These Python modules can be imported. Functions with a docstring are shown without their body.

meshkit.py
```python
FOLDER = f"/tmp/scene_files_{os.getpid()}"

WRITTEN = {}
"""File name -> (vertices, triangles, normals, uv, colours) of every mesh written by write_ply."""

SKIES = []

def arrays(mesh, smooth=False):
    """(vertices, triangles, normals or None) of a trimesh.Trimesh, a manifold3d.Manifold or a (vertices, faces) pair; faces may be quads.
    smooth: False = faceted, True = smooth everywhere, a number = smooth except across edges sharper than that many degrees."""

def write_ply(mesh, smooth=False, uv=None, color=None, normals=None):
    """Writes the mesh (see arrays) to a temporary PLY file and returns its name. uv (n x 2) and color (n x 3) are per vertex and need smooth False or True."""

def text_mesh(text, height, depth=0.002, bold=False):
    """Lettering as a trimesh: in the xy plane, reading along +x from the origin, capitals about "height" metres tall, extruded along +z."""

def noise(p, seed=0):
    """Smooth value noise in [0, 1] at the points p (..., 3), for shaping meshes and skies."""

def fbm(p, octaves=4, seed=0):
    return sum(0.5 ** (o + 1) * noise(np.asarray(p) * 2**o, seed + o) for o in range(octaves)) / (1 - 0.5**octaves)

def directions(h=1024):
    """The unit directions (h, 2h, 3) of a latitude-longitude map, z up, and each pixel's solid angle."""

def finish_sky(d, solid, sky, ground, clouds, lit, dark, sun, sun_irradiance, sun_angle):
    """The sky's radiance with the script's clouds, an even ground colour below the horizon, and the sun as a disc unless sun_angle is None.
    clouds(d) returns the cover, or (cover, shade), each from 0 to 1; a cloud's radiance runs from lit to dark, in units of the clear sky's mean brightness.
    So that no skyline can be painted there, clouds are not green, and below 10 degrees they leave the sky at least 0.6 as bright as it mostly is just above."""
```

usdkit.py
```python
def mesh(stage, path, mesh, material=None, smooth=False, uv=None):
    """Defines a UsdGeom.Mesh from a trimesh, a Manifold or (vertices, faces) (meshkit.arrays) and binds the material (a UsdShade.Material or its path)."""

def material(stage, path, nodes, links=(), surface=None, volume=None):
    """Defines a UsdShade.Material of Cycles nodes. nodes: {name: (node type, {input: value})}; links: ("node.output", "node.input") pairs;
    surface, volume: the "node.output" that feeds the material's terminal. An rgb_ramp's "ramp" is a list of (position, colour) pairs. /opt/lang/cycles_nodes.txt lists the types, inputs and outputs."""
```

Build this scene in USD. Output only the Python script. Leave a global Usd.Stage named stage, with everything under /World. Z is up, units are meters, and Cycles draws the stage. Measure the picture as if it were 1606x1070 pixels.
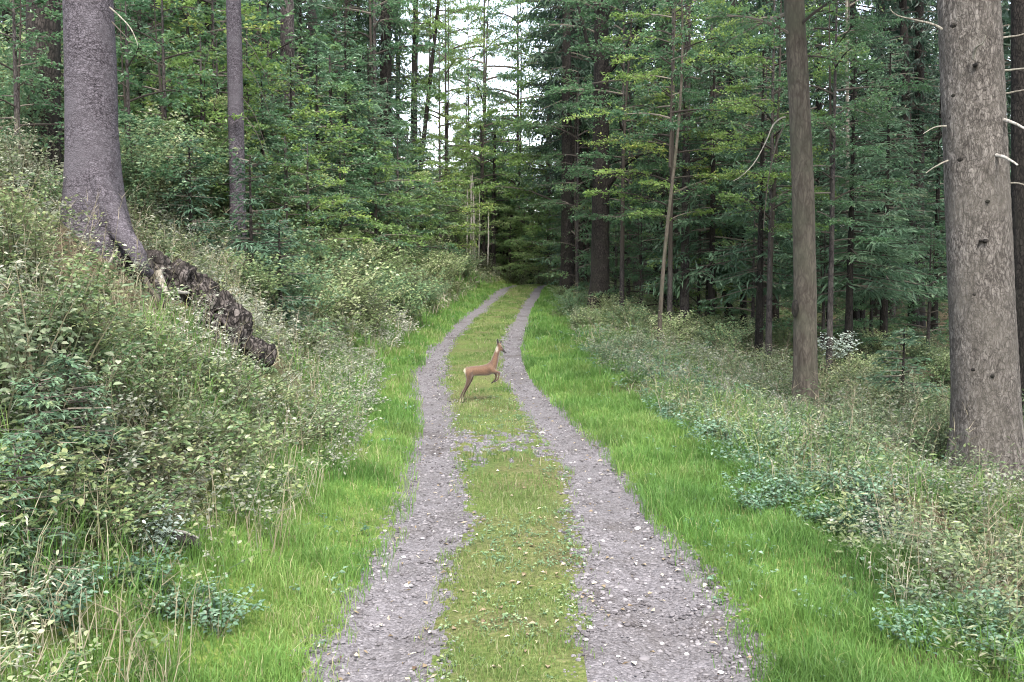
import math, random
import numpy as np, trimesh, manifold3d as m3
import usdkit, meshkit
from meshkit import noise, fbm
from pxr import Usd, UsdGeom, UsdLux, UsdShade, Gf, Sdf, Vt

stage = Usd.Stage.CreateInMemory()
UsdGeom.SetStageUpAxis(stage, "Z")
UsdGeom.SetStageMetersPerUnit(stage, 1.0)
UsdGeom.Xform.Define(stage, "/World")
UsdGeom.Scope.Define(stage, "/World/Looks")

# ------------------------------------------------------------------ camera, sky, sun, exposure
FPX, CX, CY, PITCH = 1500.0, 803.0, 535.0, math.atan(95 / 1500.0)
cam = UsdGeom.Camera.Define(stage, "/World/camera")
cam.CreateHorizontalApertureAttr(36.0)
cam.CreateFocalLengthAttr(36.0 * FPX / 1606.0)
cam.CreateClippingRangeAttr((0.05, 5000.0))
cam.AddRotateXOp().Set(90.0 - math.degrees(PITCH))
cam.CreateExposureAttr(2.55)

SUN_AZ, SUN_EL = math.radians(170), math.radians(55)      # compass direction towards the sun (atan2(x, y)), elevation
SUN_DIR = np.array([math.sin(SUN_AZ) * math.cos(SUN_EL), math.cos(SUN_AZ) * math.cos(SUN_EL), math.sin(SUN_EL)])
sky_look = usdkit.material(stage, "/World/Looks/sky_look", {
    "sky": ("sky_texture", {"sky_type": "single_scattering", "sun_disc": False, "sun_elevation": SUN_EL, "sun_rotation": SUN_AZ, "aerosol_density": 2.0}),
    "grey": ("rgb_to_bw", {}),
    "soft": ("mix_color", {"fac": 0.62, "use_clamp": False}),
    "bg": ("background_shader", {"strength": 0.15}),
}, [("sky.color", "grey.color"), ("sky.color", "soft.a"), ("grey.val", "soft.b"), ("soft.result", "bg.color")], surface="bg.background")
sky = UsdLux.DomeLight.Define(stage, "/World/sky")
UsdShade.MaterialBindingAPI.Apply(sky.GetPrim()).Bind(sky_look)
sky.GetPrim().SetCustomDataByKey("label", "bright white overcast sky seen through gaps in the trees")
sky.GetPrim().SetCustomDataByKey("category", "sky")
sky.GetPrim().SetCustomDataByKey("kind", "structure")
sun = UsdLux.DistantLight.Define(stage, "/World/sun")
sun.CreateNormalizeAttr(True)
sun.CreateIntensityAttr(0.40)
sun.CreateAngleAttr(26.0)
sun.CreateColorAttr(Gf.Vec3f(1.0, 0.95, 0.86))
sun.AddTransformOp().Set(Gf.Matrix4d(Gf.Rotation(Gf.Vec3d(0, 0, 1), Gf.Vec3d(*SUN_DIR)), Gf.Vec3d(0, 0, 0)))

# ------------------------------------------------------------------ helpers
R = np.random.default_rng(7)
used_names = {}


def numbered(parent, name):
    k = used_names.get((parent, name), -1) + 1
    used_names[(parent, name)] = k
    return f"{parent}/{name}" + (f"_{k:03d}" if k else "")


def tag(prim, label=None, cat=None, group=None, kind=None):
    for k, v in (("label", label), ("category", cat), ("group", group), ("kind", kind)):
        if v:
            prim.SetCustomDataByKey(k, v)
    return prim


def bind(prim, look):
    UsdShade.MaterialBindingAPI.Apply(prim).Bind(LOOKS[look])


def put_mesh(parent, name, V, F, look, rnd=None, smooth=False, colors=None, exact=False):
    path = f"{parent}/{name}" if exact else numbered(parent, name)
    V, F = np.asarray(V, np.float32), np.asarray(F, np.int32)
    m = UsdGeom.Mesh.Define(stage, path)
    m.CreatePointsAttr(Vt.Vec3fArray.FromNumpy(V))
    m.CreateFaceVertexCountsAttr(Vt.IntArray.FromNumpy(np.full(len(F), F.shape[1], np.int32)))
    m.CreateFaceVertexIndicesAttr(Vt.IntArray.FromNumpy(F.ravel()))
    m.CreateSubdivisionSchemeAttr("none")
    if smooth:
        T = F if F.shape[1] == 3 else np.vstack([F[:, [0, 1, 2]], F[:, [0, 2, 3]]])
        n = np.zeros_like(V)
        fn = np.cross(V[T[:, 1]] - V[T[:, 0]], V[T[:, 2]] - V[T[:, 0]])
        for k in range(3):
            np.add.at(n, T[:, k], fn)
        n /= np.maximum(np.linalg.norm(n, axis=1, keepdims=True), 1e-9)
        m.CreateNormalsAttr(Vt.Vec3fArray.FromNumpy(n.astype(np.float32)))
        m.SetNormalsInterpolation("vertex")
    api = UsdGeom.PrimvarsAPI(m)
    if rnd is not None:
        api.CreatePrimvar("rnd", Sdf.ValueTypeNames.FloatArray, "vertex").Set(Vt.FloatArray.FromNumpy(np.asarray(rnd, np.float32)))
    if colors is not None:
        api.CreatePrimvar("coat", Sdf.ValueTypeNames.Color3fArray, "vertex").Set(Vt.Vec3fArray.FromNumpy(np.asarray(colors, np.float32)))
    bind(m.GetPrim(), look)
    return m.GetPrim()


def thing(name, label, cat, group=None, loc=(0, 0, 0), rot=None, scale=None):
    x = UsdGeom.Xform.Define(stage, numbered("/World", name))
    if tuple(loc) != (0, 0, 0):
        x.AddTranslateOp().Set(Gf.Vec3d(*map(float, loc)))
    if rot is not None:
        x.AddRotateZOp().Set(float(rot))
    if scale is not None:
        x.AddScaleOp().Set(Gf.Vec3f(*map(float, scale)))
    return tag(x.GetPrim(), label, cat, group)


def path(p):
    return str(p.GetPath())


class Buf:
    """Collects triangles and a random value per vertex."""
    def __init__(s):
        s.V, s.F, s.R, s.n = [], [], [], 0

    def add(s, V, F, rnd=0.5):
        V = np.asarray(V, float).reshape(-1, 3)
        s.V.append(V); s.F.append(np.asarray(F, int) + s.n)
        s.R.append(np.broadcast_to(rnd, (len(V),)).astype(float)); s.n += len(V)
        return s

    def put(s, parent, name, look, smooth=False, exact=False):
        return put_mesh(parent, name, np.vstack(s.V), np.vstack(s.F), look, np.concatenate(s.R), smooth, exact=exact)


def unit(a):
    return a / np.maximum(np.linalg.norm(a, axis=-1, keepdims=True), 1e-9)


def leaves(buf, c, d, n, L, W, rnd, hexa=False, fold=0.25):
    """Leaf-shaped faces: base point c, direction d, normal n."""
    c, d = np.asarray(c, float), unit(np.asarray(d, float))
    s = unit(np.cross(n, d)); n = np.cross(d, s)
    N = len(c)
    L, W = (np.broadcast_to(x, (N,))[:, None] for x in (L, W))
    rnd = np.broadcast_to(rnd, (N,))
    if hexa:
        p = np.stack([c, c + d * L * .28 + s * W * .42 + n * W * fold * .6, c + d * L * .62 + s * W * .42 + n * W * fold * .5,
                      c + d * L - n * L * .12, c + d * L * .62 - s * W * .42 + n * W * fold * .5, c + d * L * .28 - s * W * .42 + n * W * fold * .6,
                      c + d * L * .45], 1)
        f = np.array([[0, 6, 1], [1, 6, 2], [2, 6, 3], [3, 6, 4], [4, 6, 5], [5, 6, 0]])
    else:
        p = np.stack([c, c + d * L * .45 + s * W * .5 + n * W * fold, c + d * L - n * L * .1, c + d * L * .45 - s * W * .5 + n * W * fold], 1)
        f = np.array([[0, 2, 1], [0, 3, 2]])
    k = p.shape[1]
    buf.add(p.reshape(-1, 3), (np.arange(N)[:, None, None] * k + f[None]).reshape(-1, 3), np.repeat(rnd, k))


def blades(buf, b, az, h, lean, w, rnd, far=False):
    """Tapered grass blades from base points."""
    N = len(b)
    h, lean, w = (np.broadcast_to(x, (N,))[:, None] for x in (h, lean, w))
    o = np.stack([np.cos(az), np.sin(az), np.zeros(N)], 1)
    face = az + np.pi / 2 + R.normal(0, .7, N)
    s = np.stack([np.cos(face), np.sin(face), np.zeros(N)], 1)
    up = np.array([0, 0, 1.0])
    tip = b + up * h * np.sqrt(np.maximum(0.05, 1 - np.minimum(lean, .97) ** 2)) + o * h * lean
    mid = b + up * h * .62 + o * h * lean * .35
    if far:
        p = np.stack([b - s * w, b + s * w, tip], 1); f = np.array([[0, 1, 2]])
    else:
        p = np.stack([b - s * w * .8, b + s * w * .8, mid - s * w * .6, mid + s * w * .6, tip], 1)
        f = np.array([[0, 1, 3], [0, 3, 2], [2, 3, 4]])
    k = p.shape[1]
    buf.add(p.reshape(-1, 3), (np.arange(N)[:, None, None] * k + f[None]).reshape(-1, 3), np.repeat(np.broadcast_to(rnd, (N,)), k))


def tube(buf, pts, rad, sides=6, rnd=0.5, cap=True):
    p = np.asarray(pts, float)
    n = len(p)
    rad = np.broadcast_to(rad, (n,)) if np.ndim(rad) else np.full(n, rad)
    t = unit(np.gradient(p, axis=0))
    ref = np.array([1.0, 0, 0]) if abs(t[0, 0]) < .8 else np.array([0, 1.0, 0])
    a = unit(np.cross(t, ref)); b = np.cross(t, a)
    g = np.arange(sides) * 2 * np.pi / sides
    V = p[:, None] + rad[:, None, None] * (np.cos(g)[None, :, None] * a[:, None] + np.sin(g)[None, :, None] * b[:, None])
    i, j = np.meshgrid(np.arange(n - 1), np.arange(sides), indexing="ij")
    q = np.stack([i * sides + j, i * sides + (j + 1) % sides, (i + 1) * sides + (j + 1) % sides, (i + 1) * sides + j], -1).reshape(-1, 4)
    F = np.vstack([q[:, [0, 1, 2]], q[:, [0, 2, 3]]])
    V = V.reshape(-1, 3)
    if cap:
        V = np.vstack([V, p[-1:]])
        F = np.vstack([F, [[(n - 1) * sides + k, (n - 1) * sides + (k + 1) % sides, n * sides] for k in range(sides)]])
    buf.add(V, F, rnd)


def thin(buf, A, B, r, rnd=.5):
    """Many straight twigs as thin three-sided spikes from A to B."""
    A, B = np.asarray(A, float), np.asarray(B, float)
    N = len(A)
    if N == 0:
        return
    t = unit(B - A)
    a = unit(np.cross(t, np.where(np.abs(t[:, 2:]) < .9, [[0, 0, 1.0]], [[1.0, 0, 0]]))); b = np.cross(t, a)
    r = np.broadcast_to(r, (N,))[:, None]
    p = np.stack([A + a * r, A - a * r * .5 + b * r * .87, A - a * r * .5 - b * r * .87, B], 1)
    f = np.array([[0, 1, 3], [1, 2, 3], [2, 0, 3]])
    buf.add(p.reshape(-1, 3), (np.arange(N)[:, None, None] * 4 + f[None]).reshape(-1, 3), np.repeat(np.broadcast_to(rnd, (N,)), 4))


# ------------------------------------------------------------------ terrain
def smooth_interp(xs, ys):
    xs, ys = np.array(xs, float), np.array(ys, float)
    d = np.gradient(ys, xs)

    def f(x):
        x = np.clip(np.asarray(x, float), xs[0], xs[-1])
        k = np.clip(np.searchsorted(xs, x, "right") - 1, 0, len(xs) - 2)
        h = xs[k + 1] - xs[k]; t = (x - xs[k]) / h
        return (2 * t**3 - 3 * t**2 + 1) * ys[k] + (t**3 - 2 * t**2 + t) * h * d[k] + (-2 * t**3 + 3 * t**2) * ys[k + 1] + (t**3 - t**2) * h * d[k + 1]
    return f


road_z = smooth_interp([-40, -10, 0, 4.7, 6.5, 8.8, 10.6, 13.6, 15.5, 19, 22.4, 28, 33, 37, 41, 44, 50, 60, 80, 120, 400],
                       [-2.3, -2.05, -2.0, -1.95, -1.85, -1.79, -1.77, -1.74, -1.62, -1.46, -1.25, -.98, -.74, -.52, -.30, -.20, -.30, -.7, -1.2, -1.5, -2])
road_x = smooth_interp([-40, -10, 0, 4.7, 6.5, 8.8, 10.6, 13.6, 15.5, 19, 22.4, 28, 33.6, 41, 48, 60, 80, 400],
                       [.6, .3, .14, .07, .10, .0, -.14, -.40, -.62, -.76, -.66, -.42, -.06, .50, 1.6, 5, 13, 160])
bank = smooth_interp([0, 1.3, 1.65, 2.05, 2.7, 3.6, 4.4, 5.5, 8, 15, 30, 60, 400], [0, 0, .06, .28, .80, 1.62, 2.22, 2.85, 3.9, 6.4, 10.5, 16, 30])
low = smooth_interp([0, 1.6, 2.1, 2.8, 4, 6, 12, 30, 80, 400], [0, .02, .05, .03, -.12, -.30, -.6, -1.3, -2, -3])


def gz(x, y):
    x, y = np.asarray(x, float), np.asarray(y, float)
    t = x - road_x(y)
    far = np.clip((y - 42) / 30, 0, 1)
    z = road_z(y) + np.where(t < 0, bank(-t) * (1 - .55 * far), low(np.maximum(t, 0)))
    p = np.stack([x, y, 0 * x], -1)
    off = np.clip((np.abs(t) - 1.4) / 1.2, 0, 1)
    z = z + off * (fbm(p * .8, 3, 5) - .5) * .42 + off * (noise(p * 3.1, 9) - .5) * .10
    z = z + (1 - off) * ((fbm(p * 2.2, 2, 3) - .5) * .035)
    return z - .055 * np.exp(-((np.abs(t) - .78) / .26) ** 2)      # worn wheel ruts


def G(x, y, dz=0.0):
    return np.stack([x, y, gz(x, y) + dz], -1)


cp, sp = math.cos(PITCH), math.sin(PITCH)


def P(px, py, D):
    """Point of the place at depth D metres that lies in the direction of a pixel of the 1606 x 1070 photograph."""
    a, b = (px - CX) / FPX, (CY - py) / FPX
    d = np.array([a, cp + b * sp, -sp + b * cp])
    return d * (D / d[1])


def base(px, D):
    x, z = (px - CX) / FPX * D, 0
    for _ in range(4):
        z = float(gz(x, D)); x = (px - CX) / FPX * (D * cp - z * sp)
    return np.array([x, D, float(gz(x, D))])


def hit(px, py, lo=4.0, hi=70.0):
    Ds = np.concatenate([np.arange(lo, 20, .05), np.arange(20, hi, .2)])
    pts = np.array([P(px, py, D) for D in Ds])
    under = pts[:, 2] < gz(pts[:, 0], pts[:, 1])
    k = int(np.argmax(under)) if under.any() else len(Ds) - 1
    return pts[k]


def pix(p):
    p = np.asarray(p, float)
    dep = p[..., 1] * cp - p[..., 2] * sp
    return CX + FPX * p[..., 0] / dep, CY - FPX * (p[..., 1] * sp + p[..., 2] * cp) / dep


# ------------------------------------------------------------------ materials
LOOKS = {}


def leaf_look(name, stops, trans=0.35, rough=0.5, spec=0.4, patch=(0.6, 1.25), pscale=0.9, vary=.35):
    """Leaf colours picked leaf by leaf (primvar rnd), varied plant by plant and in large patches."""
    LOOKS[name] = usdkit.material(stage, f"/World/Looks/{name}", {
        "rnd": ("attribute", {"attribute": "rnd"}),
        "obj": ("object_info", {}),
        "shift": ("math", {"math_type": "multiply_add", "value2": vary, "value3": -vary / 2}),
        "sum": ("math", {"math_type": "add", "use_clamp": True}),
        "ramp": ("rgb_ramp", {"ramp": stops}),
        "geo": ("geometry", {}),
        "pn": ("noise_texture", {"scale": pscale, "detail": 3.0}),
        "pm": ("map_range", {"from_min": .3, "from_max": .7, "to_min": patch[0], "to_max": patch[1], "clamp": True}),
        "mul": ("mix_color", {"blend_type": "multiply", "fac": 1.0, "use_clamp": False}),
        "p": ("principled_bsdf", {"roughness": rough, "specular_ior_level": spec}),
        "tl": ("translucent_bsdf", {}),
        "mix": ("mix_closure", {"fac": trans}),
    }, [("obj.random", "shift.value1"), ("rnd.fac", "sum.value1"), ("shift.value", "sum.value2"), ("sum.value", "ramp.fac"),
        ("geo.position", "pn.vector"), ("pn.fac", "pm.value"), ("ramp.color", "mul.a"), ("pm.result", "mul.b"),
        ("mul.result", "p.base_color"), ("mul.result", "tl.color"), ("p.BSDF", "mix.closure1"), ("tl.BSDF", "mix.closure2")], surface="mix.closure")


def bark_look(name, dark, mid, pale, scale=16.0, squash=.4, lichen=None, bump=.6, rough=.9, dist=.02, flakes=.30):
    """Bark: coarse and fine noise stretched along or across the trunk, plus distorted flakes."""
    nodes = {
        "geo": ("geometry", {}),
        "map": ("mapping", {"scale": (1, 1, squash)}),
        "n": ("noise_texture", {"scale": scale, "detail": 8.0, "roughness": .72, "distortion": .6}),
        "warp": ("noise_texture", {"scale": scale * .8, "detail": 3.0}),
        "wm": ("mix_color", {"blend_type": "add", "fac": .09, "use_clamp": False}),
        "v": ("voronoi_texture", {"scale": scale * 1.5, "feature": "distance_to_edge"}),
        "vm": ("map_range", {"from_min": .0, "from_max": .16, "to_min": -flakes, "to_max": 0.04, "clamp": True}),
        "h": ("math", {"math_type": "add"}),
        "ramp": ("rgb_ramp", {"ramp": [(.26, dark), (.47, mid), (.66, pale)]}),
        "big": ("noise_texture", {"scale": 2.1, "detail": 4.0, "roughness": .6}),
        "bm": ("map_range", {"from_min": .45, "from_max": .68, "to_min": 0.0, "to_max": .7, "clamp": True}),
        "lich": ("mix_color", {"b": lichen or mid}),
        "bump": ("bump", {"strength": bump, "distance": dist}),
        "p": ("principled_bsdf", {"roughness": rough, "specular_ior_level": .2}),
    }
    LOOKS[name] = usdkit.material(stage, f"/World/Looks/{name}", nodes, [
        ("geo.position", "map.vector"), ("map.vector", "n.vector"), ("map.vector", "warp.vector"), ("map.vector", "wm.a"), ("warp.color", "wm.b"), ("wm.result", "v.vector"),
        ("v.distance", "vm.value"), ("n.fac", "h.value1"), ("vm.result", "h.value2"), ("h.value", "ramp.fac"), ("geo.position", "big.vector"), ("big.fac", "bm.value"),
        ("ramp.color", "lich.a"), ("bm.result", "lich.fac"), ("lich.result", "p.base_color"), ("h.value", "bump.height"), ("bump.normal", "p.normal")], surface="p.BSDF")


def plain_look(name, stops, rough=.85, spec=.25):
    LOOKS[name] = usdkit.material(stage, f"/World/Looks/{name}", {
        "rnd": ("attribute", {"attribute": "rnd"}), "ramp": ("rgb_ramp", {"ramp": stops}),
        "p": ("principled_bsdf", {"roughness": rough, "specular_ior_level": spec})},
        [("rnd.fac", "ramp.fac"), ("ramp.color", "p.base_color")], surface="p.BSDF")


leaf_look("grass_green", [(0, (.05, .115, .024)), (.45, (.088, .175, .036)), (.8, (.145, .215, .055)), (1, (.27, .25, .14))], .36, .55, .3, (.7, 1.2), 1.3)
leaf_look("grass_middle", [(0, (.06, .115, .028)), (.5, (.105, .16, .042)), (.8, (.17, .19, .075)), (1, (.26, .24, .15))], .33, .55, .3, (.7, 1.2), 1.6)
leaf_look("dry_grass", [(0, (.15, .13, .08)), (.5, (.26, .235, .16)), (1, (.38, .35, .27))], .3, .7, .2)
leaf_look("bramble", [(0, (.03, .055, .022)), (.35, (.068, .108, .042)), (.65, (.13, .165, .066)), (.88, (.20, .215, .10)), (1, (.27, .275, .19))], .32, .42, .55, (.6, 1.4), .9)
leaf_look("bramble_dark", [(0, (.03, .058, .024)), (.5, (.065, .115, .045)), (.85, (.13, .18, .075)), (1, (.25, .27, .16))], .32, .42, .5, (.6, 1.3), 1.1)
leaf_look("nettle", [(0, (.05, .105, .06)), (.5, (.095, .17, .105)), (.85, (.17, .25, .17)), (1, (.28, .34, .26))], .3, .45, .5, (.75, 1.25), 1.5)
leaf_look("weed", [(0, (.06, .09, .045)), (.5, (.125, .16, .088)), (.8, (.20, .22, .14)), (1, (.34, .33, .26))], .3, .5, .4, (.7, 1.25), 1.2)
leaf_look("bank_leaf", [(0, (.07, .115, .05)), (.4, (.15, .21, .09)), (.7, (.24, .29, .13)), (1, (.42, .42, .28))], .35, .45, .5, (.6, 1.35), .7)
leaf_look("grey_weed", [(0, (.09, .10, .07)), (.5, (.19, .20, .155)), (.85, (.27, .28, .225)), (1, (.35, .35, .29))], .3, .6, .25, (.7, 1.25), 1.2)
leaf_look("light_leaf", [(0, (.085, .15, .055)), (.5, (.16, .25, .09)), (.85, (.26, .33, .13)), (1, (.40, .38, .18))], .5, .45, .45, (.75, 1.25), .6)
leaf_look("pale_leaf", [(0, (.25, .30, .25)), (.5, (.34, .40, .34)), (1, (.54, .58, .53))], .2, .4, .5)
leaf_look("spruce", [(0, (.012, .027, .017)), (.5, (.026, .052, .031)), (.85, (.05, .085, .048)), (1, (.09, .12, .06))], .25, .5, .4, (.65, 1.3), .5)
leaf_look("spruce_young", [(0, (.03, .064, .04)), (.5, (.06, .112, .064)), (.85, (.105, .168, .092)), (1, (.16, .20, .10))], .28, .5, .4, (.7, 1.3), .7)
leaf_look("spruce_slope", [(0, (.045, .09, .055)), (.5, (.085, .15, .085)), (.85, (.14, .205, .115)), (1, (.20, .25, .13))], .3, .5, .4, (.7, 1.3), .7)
leaf_look("slope_leaf", [(0, (.06, .115, .06)), (.5, (.115, .19, .095)), (.85, (.20, .26, .12)), (1, (.33, .35, .17))], .4, .45, .5, (.65, 1.3), .6)
leaf_look("beech", [(0, (.034, .078, .038)), (.5, (.066, .132, .06)), (.85, (.12, .195, .075)), (1, (.25, .27, .08))], .42, .42, .5, (.7, 1.3), .6)
leaf_look("beech_pale", [(0, (.07, .13, .04)), (.5, (.13, .21, .055)), (.85, (.23, .29, .075)), (1, (.38, .33, .10))], .45, .42, .5, (.75, 1.3), .6)
bark_look("bark_left", (.012, .010, .012), (.052, .045, .052), (.108, .096, .110), 19, 1.5, (.07, .063, .071), .7, flakes=.2)
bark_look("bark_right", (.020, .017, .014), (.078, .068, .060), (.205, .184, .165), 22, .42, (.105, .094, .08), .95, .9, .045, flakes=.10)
bark_look("bark_smooth", (.026, .021, .017), (.056, .047, .037), (.098, .084, .068), 12, .3, (.055, .056, .038), .35, flakes=.08)
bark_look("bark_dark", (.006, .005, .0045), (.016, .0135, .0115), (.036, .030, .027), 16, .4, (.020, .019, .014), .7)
bark_look("bark_grey", (.016, .013, .013), (.038, .032, .031), (.075, .065, .062), 16, .4, (.065, .06, .05), .7)
bark_look("bark_pale", (.06, .053, .043), (.14, .125, .102), (.27, .25, .21), 22, .25, (.21, .20, .165), .4, flakes=.1)
bark_look("rotten_wood", (.005, .004, .0035), (.022, .018, .0165), (.13, .113, .105), 13, .5, (.03, .025, .022), 1.0, .9, .03)
bark_look("dead_wood", (.10, .085, .075), (.24, .22, .195), (.40, .38, .345), 30, .3, (.28, .26, .235), .3, flakes=.1)
plain_look("twig", [(0, (.018, .014, .011)), (.6, (.048, .040, .032)), (1, (.15, .13, .105))])
plain_look("stem", [(0, (.03, .04, .018)), (.5, (.07, .062, .036)), (1, (.22, .19, .135))])
plain_look("stone", [(0, (.045, .04, .041)), (.5, (.115, .106, .112)), (.85, (.21, .196, .202)), (1, (.40, .385, .37))], .85, .3)
plain_look("fallen_leaf", [(0, (.07, .045, .028)), (.5, (.20, .155, .10)), (1, (.46, .41, .32))], .7)
plain_look("hoof", [(0, (.02, .018, .016)), (1, (.03, .027, .025))], .5)
plain_look("eye", [(0, (.006, .005, .004)), (1, (.01, .009, .008))], .15, .6)

LOOKS["gravel"] = usdkit.material(stage, "/World/Looks/gravel", {
    "geo": ("geometry", {}),
    "v": ("voronoi_texture", {"scale": 55.0}),
    "v2": ("voronoi_texture", {"scale": 130.0}),
    "bw": ("rgb_to_bw", {}), "bw2": ("rgb_to_bw", {}),
    "mixv": ("mix_float", {"fac": .45}),
    "ramp": ("rgb_ramp", {"ramp": [(0, (.045, .042, .042)), (.45, (.092, .087, .091)), (.8, (.148, .141, .147)), (1, (.27, .26, .262))]}),
    "n": ("noise_texture", {"scale": 1.7, "detail": 5.0, "roughness": .65}),
    "nr": ("rgb_ramp", {"ramp": [(.28, (.5, .45, .40)), (.45, (.92, .90, .90)), (.55, (1.02, 1.0, 1.02)), (.75, (1.25, 1.22, 1.24))]}),
    "mul": ("mix_color", {"blend_type": "multiply", "fac": 1.0, "use_clamp": False}),
    "bump": ("bump", {"strength": .9, "distance": .012, "invert": True}),
    "p": ("principled_bsdf", {"roughness": .9, "specular_ior_level": .25}),
}, [("geo.position", "v.vector"), ("geo.position", "v2.vector"), ("geo.position", "n.vector"), ("v.color", "bw.color"), ("v2.color", "bw2.color"),
    ("bw.val", "mixv.a"), ("bw2.val", "mixv.b"), ("mixv.value" if False else "mixv.result", "ramp.fac"), ("n.fac", "nr.fac"), ("ramp.color", "mul.a"), ("nr.color", "mul.b"),
    ("mul.result", "p.base_color"), ("v.distance", "bump.height"), ("bump.normal", "p.normal")], surface="p.BSDF")
LOOKS["soil"] = usdkit.material(stage, "/World/Looks/soil", {
    "geo": ("geometry", {}),
    "n": ("noise_texture", {"scale": 26.0, "detail": 5.0, "roughness": .7}),
    "ramp": ("rgb_ramp", {"ramp": [(.3, (.028, .021, .013)), (.48, (.065, .05, .03)), (.62, (.12, .095, .06)), (.78, (.22, .19, .13))]}),
    "m": ("noise_texture", {"scale": 1.1, "detail": 4.0}),
    "mm": ("map_range", {"from_min": .45, "from_max": .6, "to_min": 0, "to_max": .7, "clamp": True}),
    "moss": ("mix_color", {"b": (.04, .065, .02)}),
    "turf": ("attribute", {"attribute": "rnd"}),
    "tn": ("noise_texture", {"scale": 40.0, "detail": 3.0}),
    "tr": ("rgb_ramp", {"ramp": [(.35, (.05, .085, .015)), (.55, (.10, .15, .03)), (.72, (.17, .17, .07))]}),
    "tm": ("mix_color", {}),
    "bump": ("bump", {"strength": .8, "distance": .03}),
    "p": ("principled_bsdf", {"roughness": .95, "specular_ior_level": .15}),
}, [("geo.position", "n.vector"), ("geo.position", "m.vector"), ("geo.position", "tn.vector"), ("n.fac", "ramp.fac"), ("m.fac", "mm.value"), ("mm.result", "moss.fac"),
    ("ramp.color", "moss.a"), ("turf.fac", "tm.fac"), ("moss.result", "tm.a"), ("tn.fac", "tr.fac"), ("tr.color", "tm.b"), ("tm.result", "p.base_color"), ("n.fac", "bump.height"), ("bump.normal", "p.normal")], surface="p.BSDF")
LOOKS["deer_coat"] = usdkit.material(stage, "/World/Looks/deer_coat", {
    "c": ("attribute", {"attribute": "coat"}),
    "geo": ("geometry", {}),
    "n": ("noise_texture", {"scale": 60.0, "detail": 4.0}),
    "nr": ("rgb_ramp", {"ramp": [(.3, (.75, .75, .75)), (.7, (1.2, 1.2, 1.2))]}),
    "mul": ("mix_color", {"blend_type": "multiply", "fac": 1.0, "use_clamp": False}),
    "bump": ("bump", {"strength": .4, "distance": .006}),
    "p": ("principled_bsdf", {"roughness": .75, "specular_ior_level": .25, "sheen_weight": .2}),
}, [("c.color", "mul.a"), ("geo.position", "n.vector"), ("n.fac", "nr.fac"), ("nr.color", "mul.b"), ("mul.result", "p.base_color"), ("n.fac", "bump.height"), ("bump.normal", "p.normal")], surface="p.BSDF")

# ------------------------------------------------------------------ ground and track (one grid in two sheets that share their border)
ys = [-30, -18, -10, -5, -2, 0, 1.5, 2.6]
y = 3.2
while y < 48:
    ys.append(y); y += max(.028, .0062 * y)
ys += list(np.linspace(48.5, 70, 30)) + list(np.linspace(72, 130, 24)) + [150, 190, 250, 340, 480]
ts = np.concatenate([np.arange(-1.5, 1.5001, .036), ])
out = []
t = 1.5
while t < 14:
    t += max(.05, .045 * t); out.append(t)
out = np.array(out + [17, 21, 26, 33, 42, 55, 75, 105, 150, 220, 330, 480])
ts = np.concatenate([-out[::-1], ts, out])
YY, TT = np.meshgrid(np.array(ys, float), ts, indexing="ij")
fade = np.clip((np.abs(TT) - 40) / 60, 0, 1)
XX = TT + road_x(np.minimum(YY, 130)) * (1 - fade)
ZZ = gz(XX, np.minimum(YY, 400))


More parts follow.
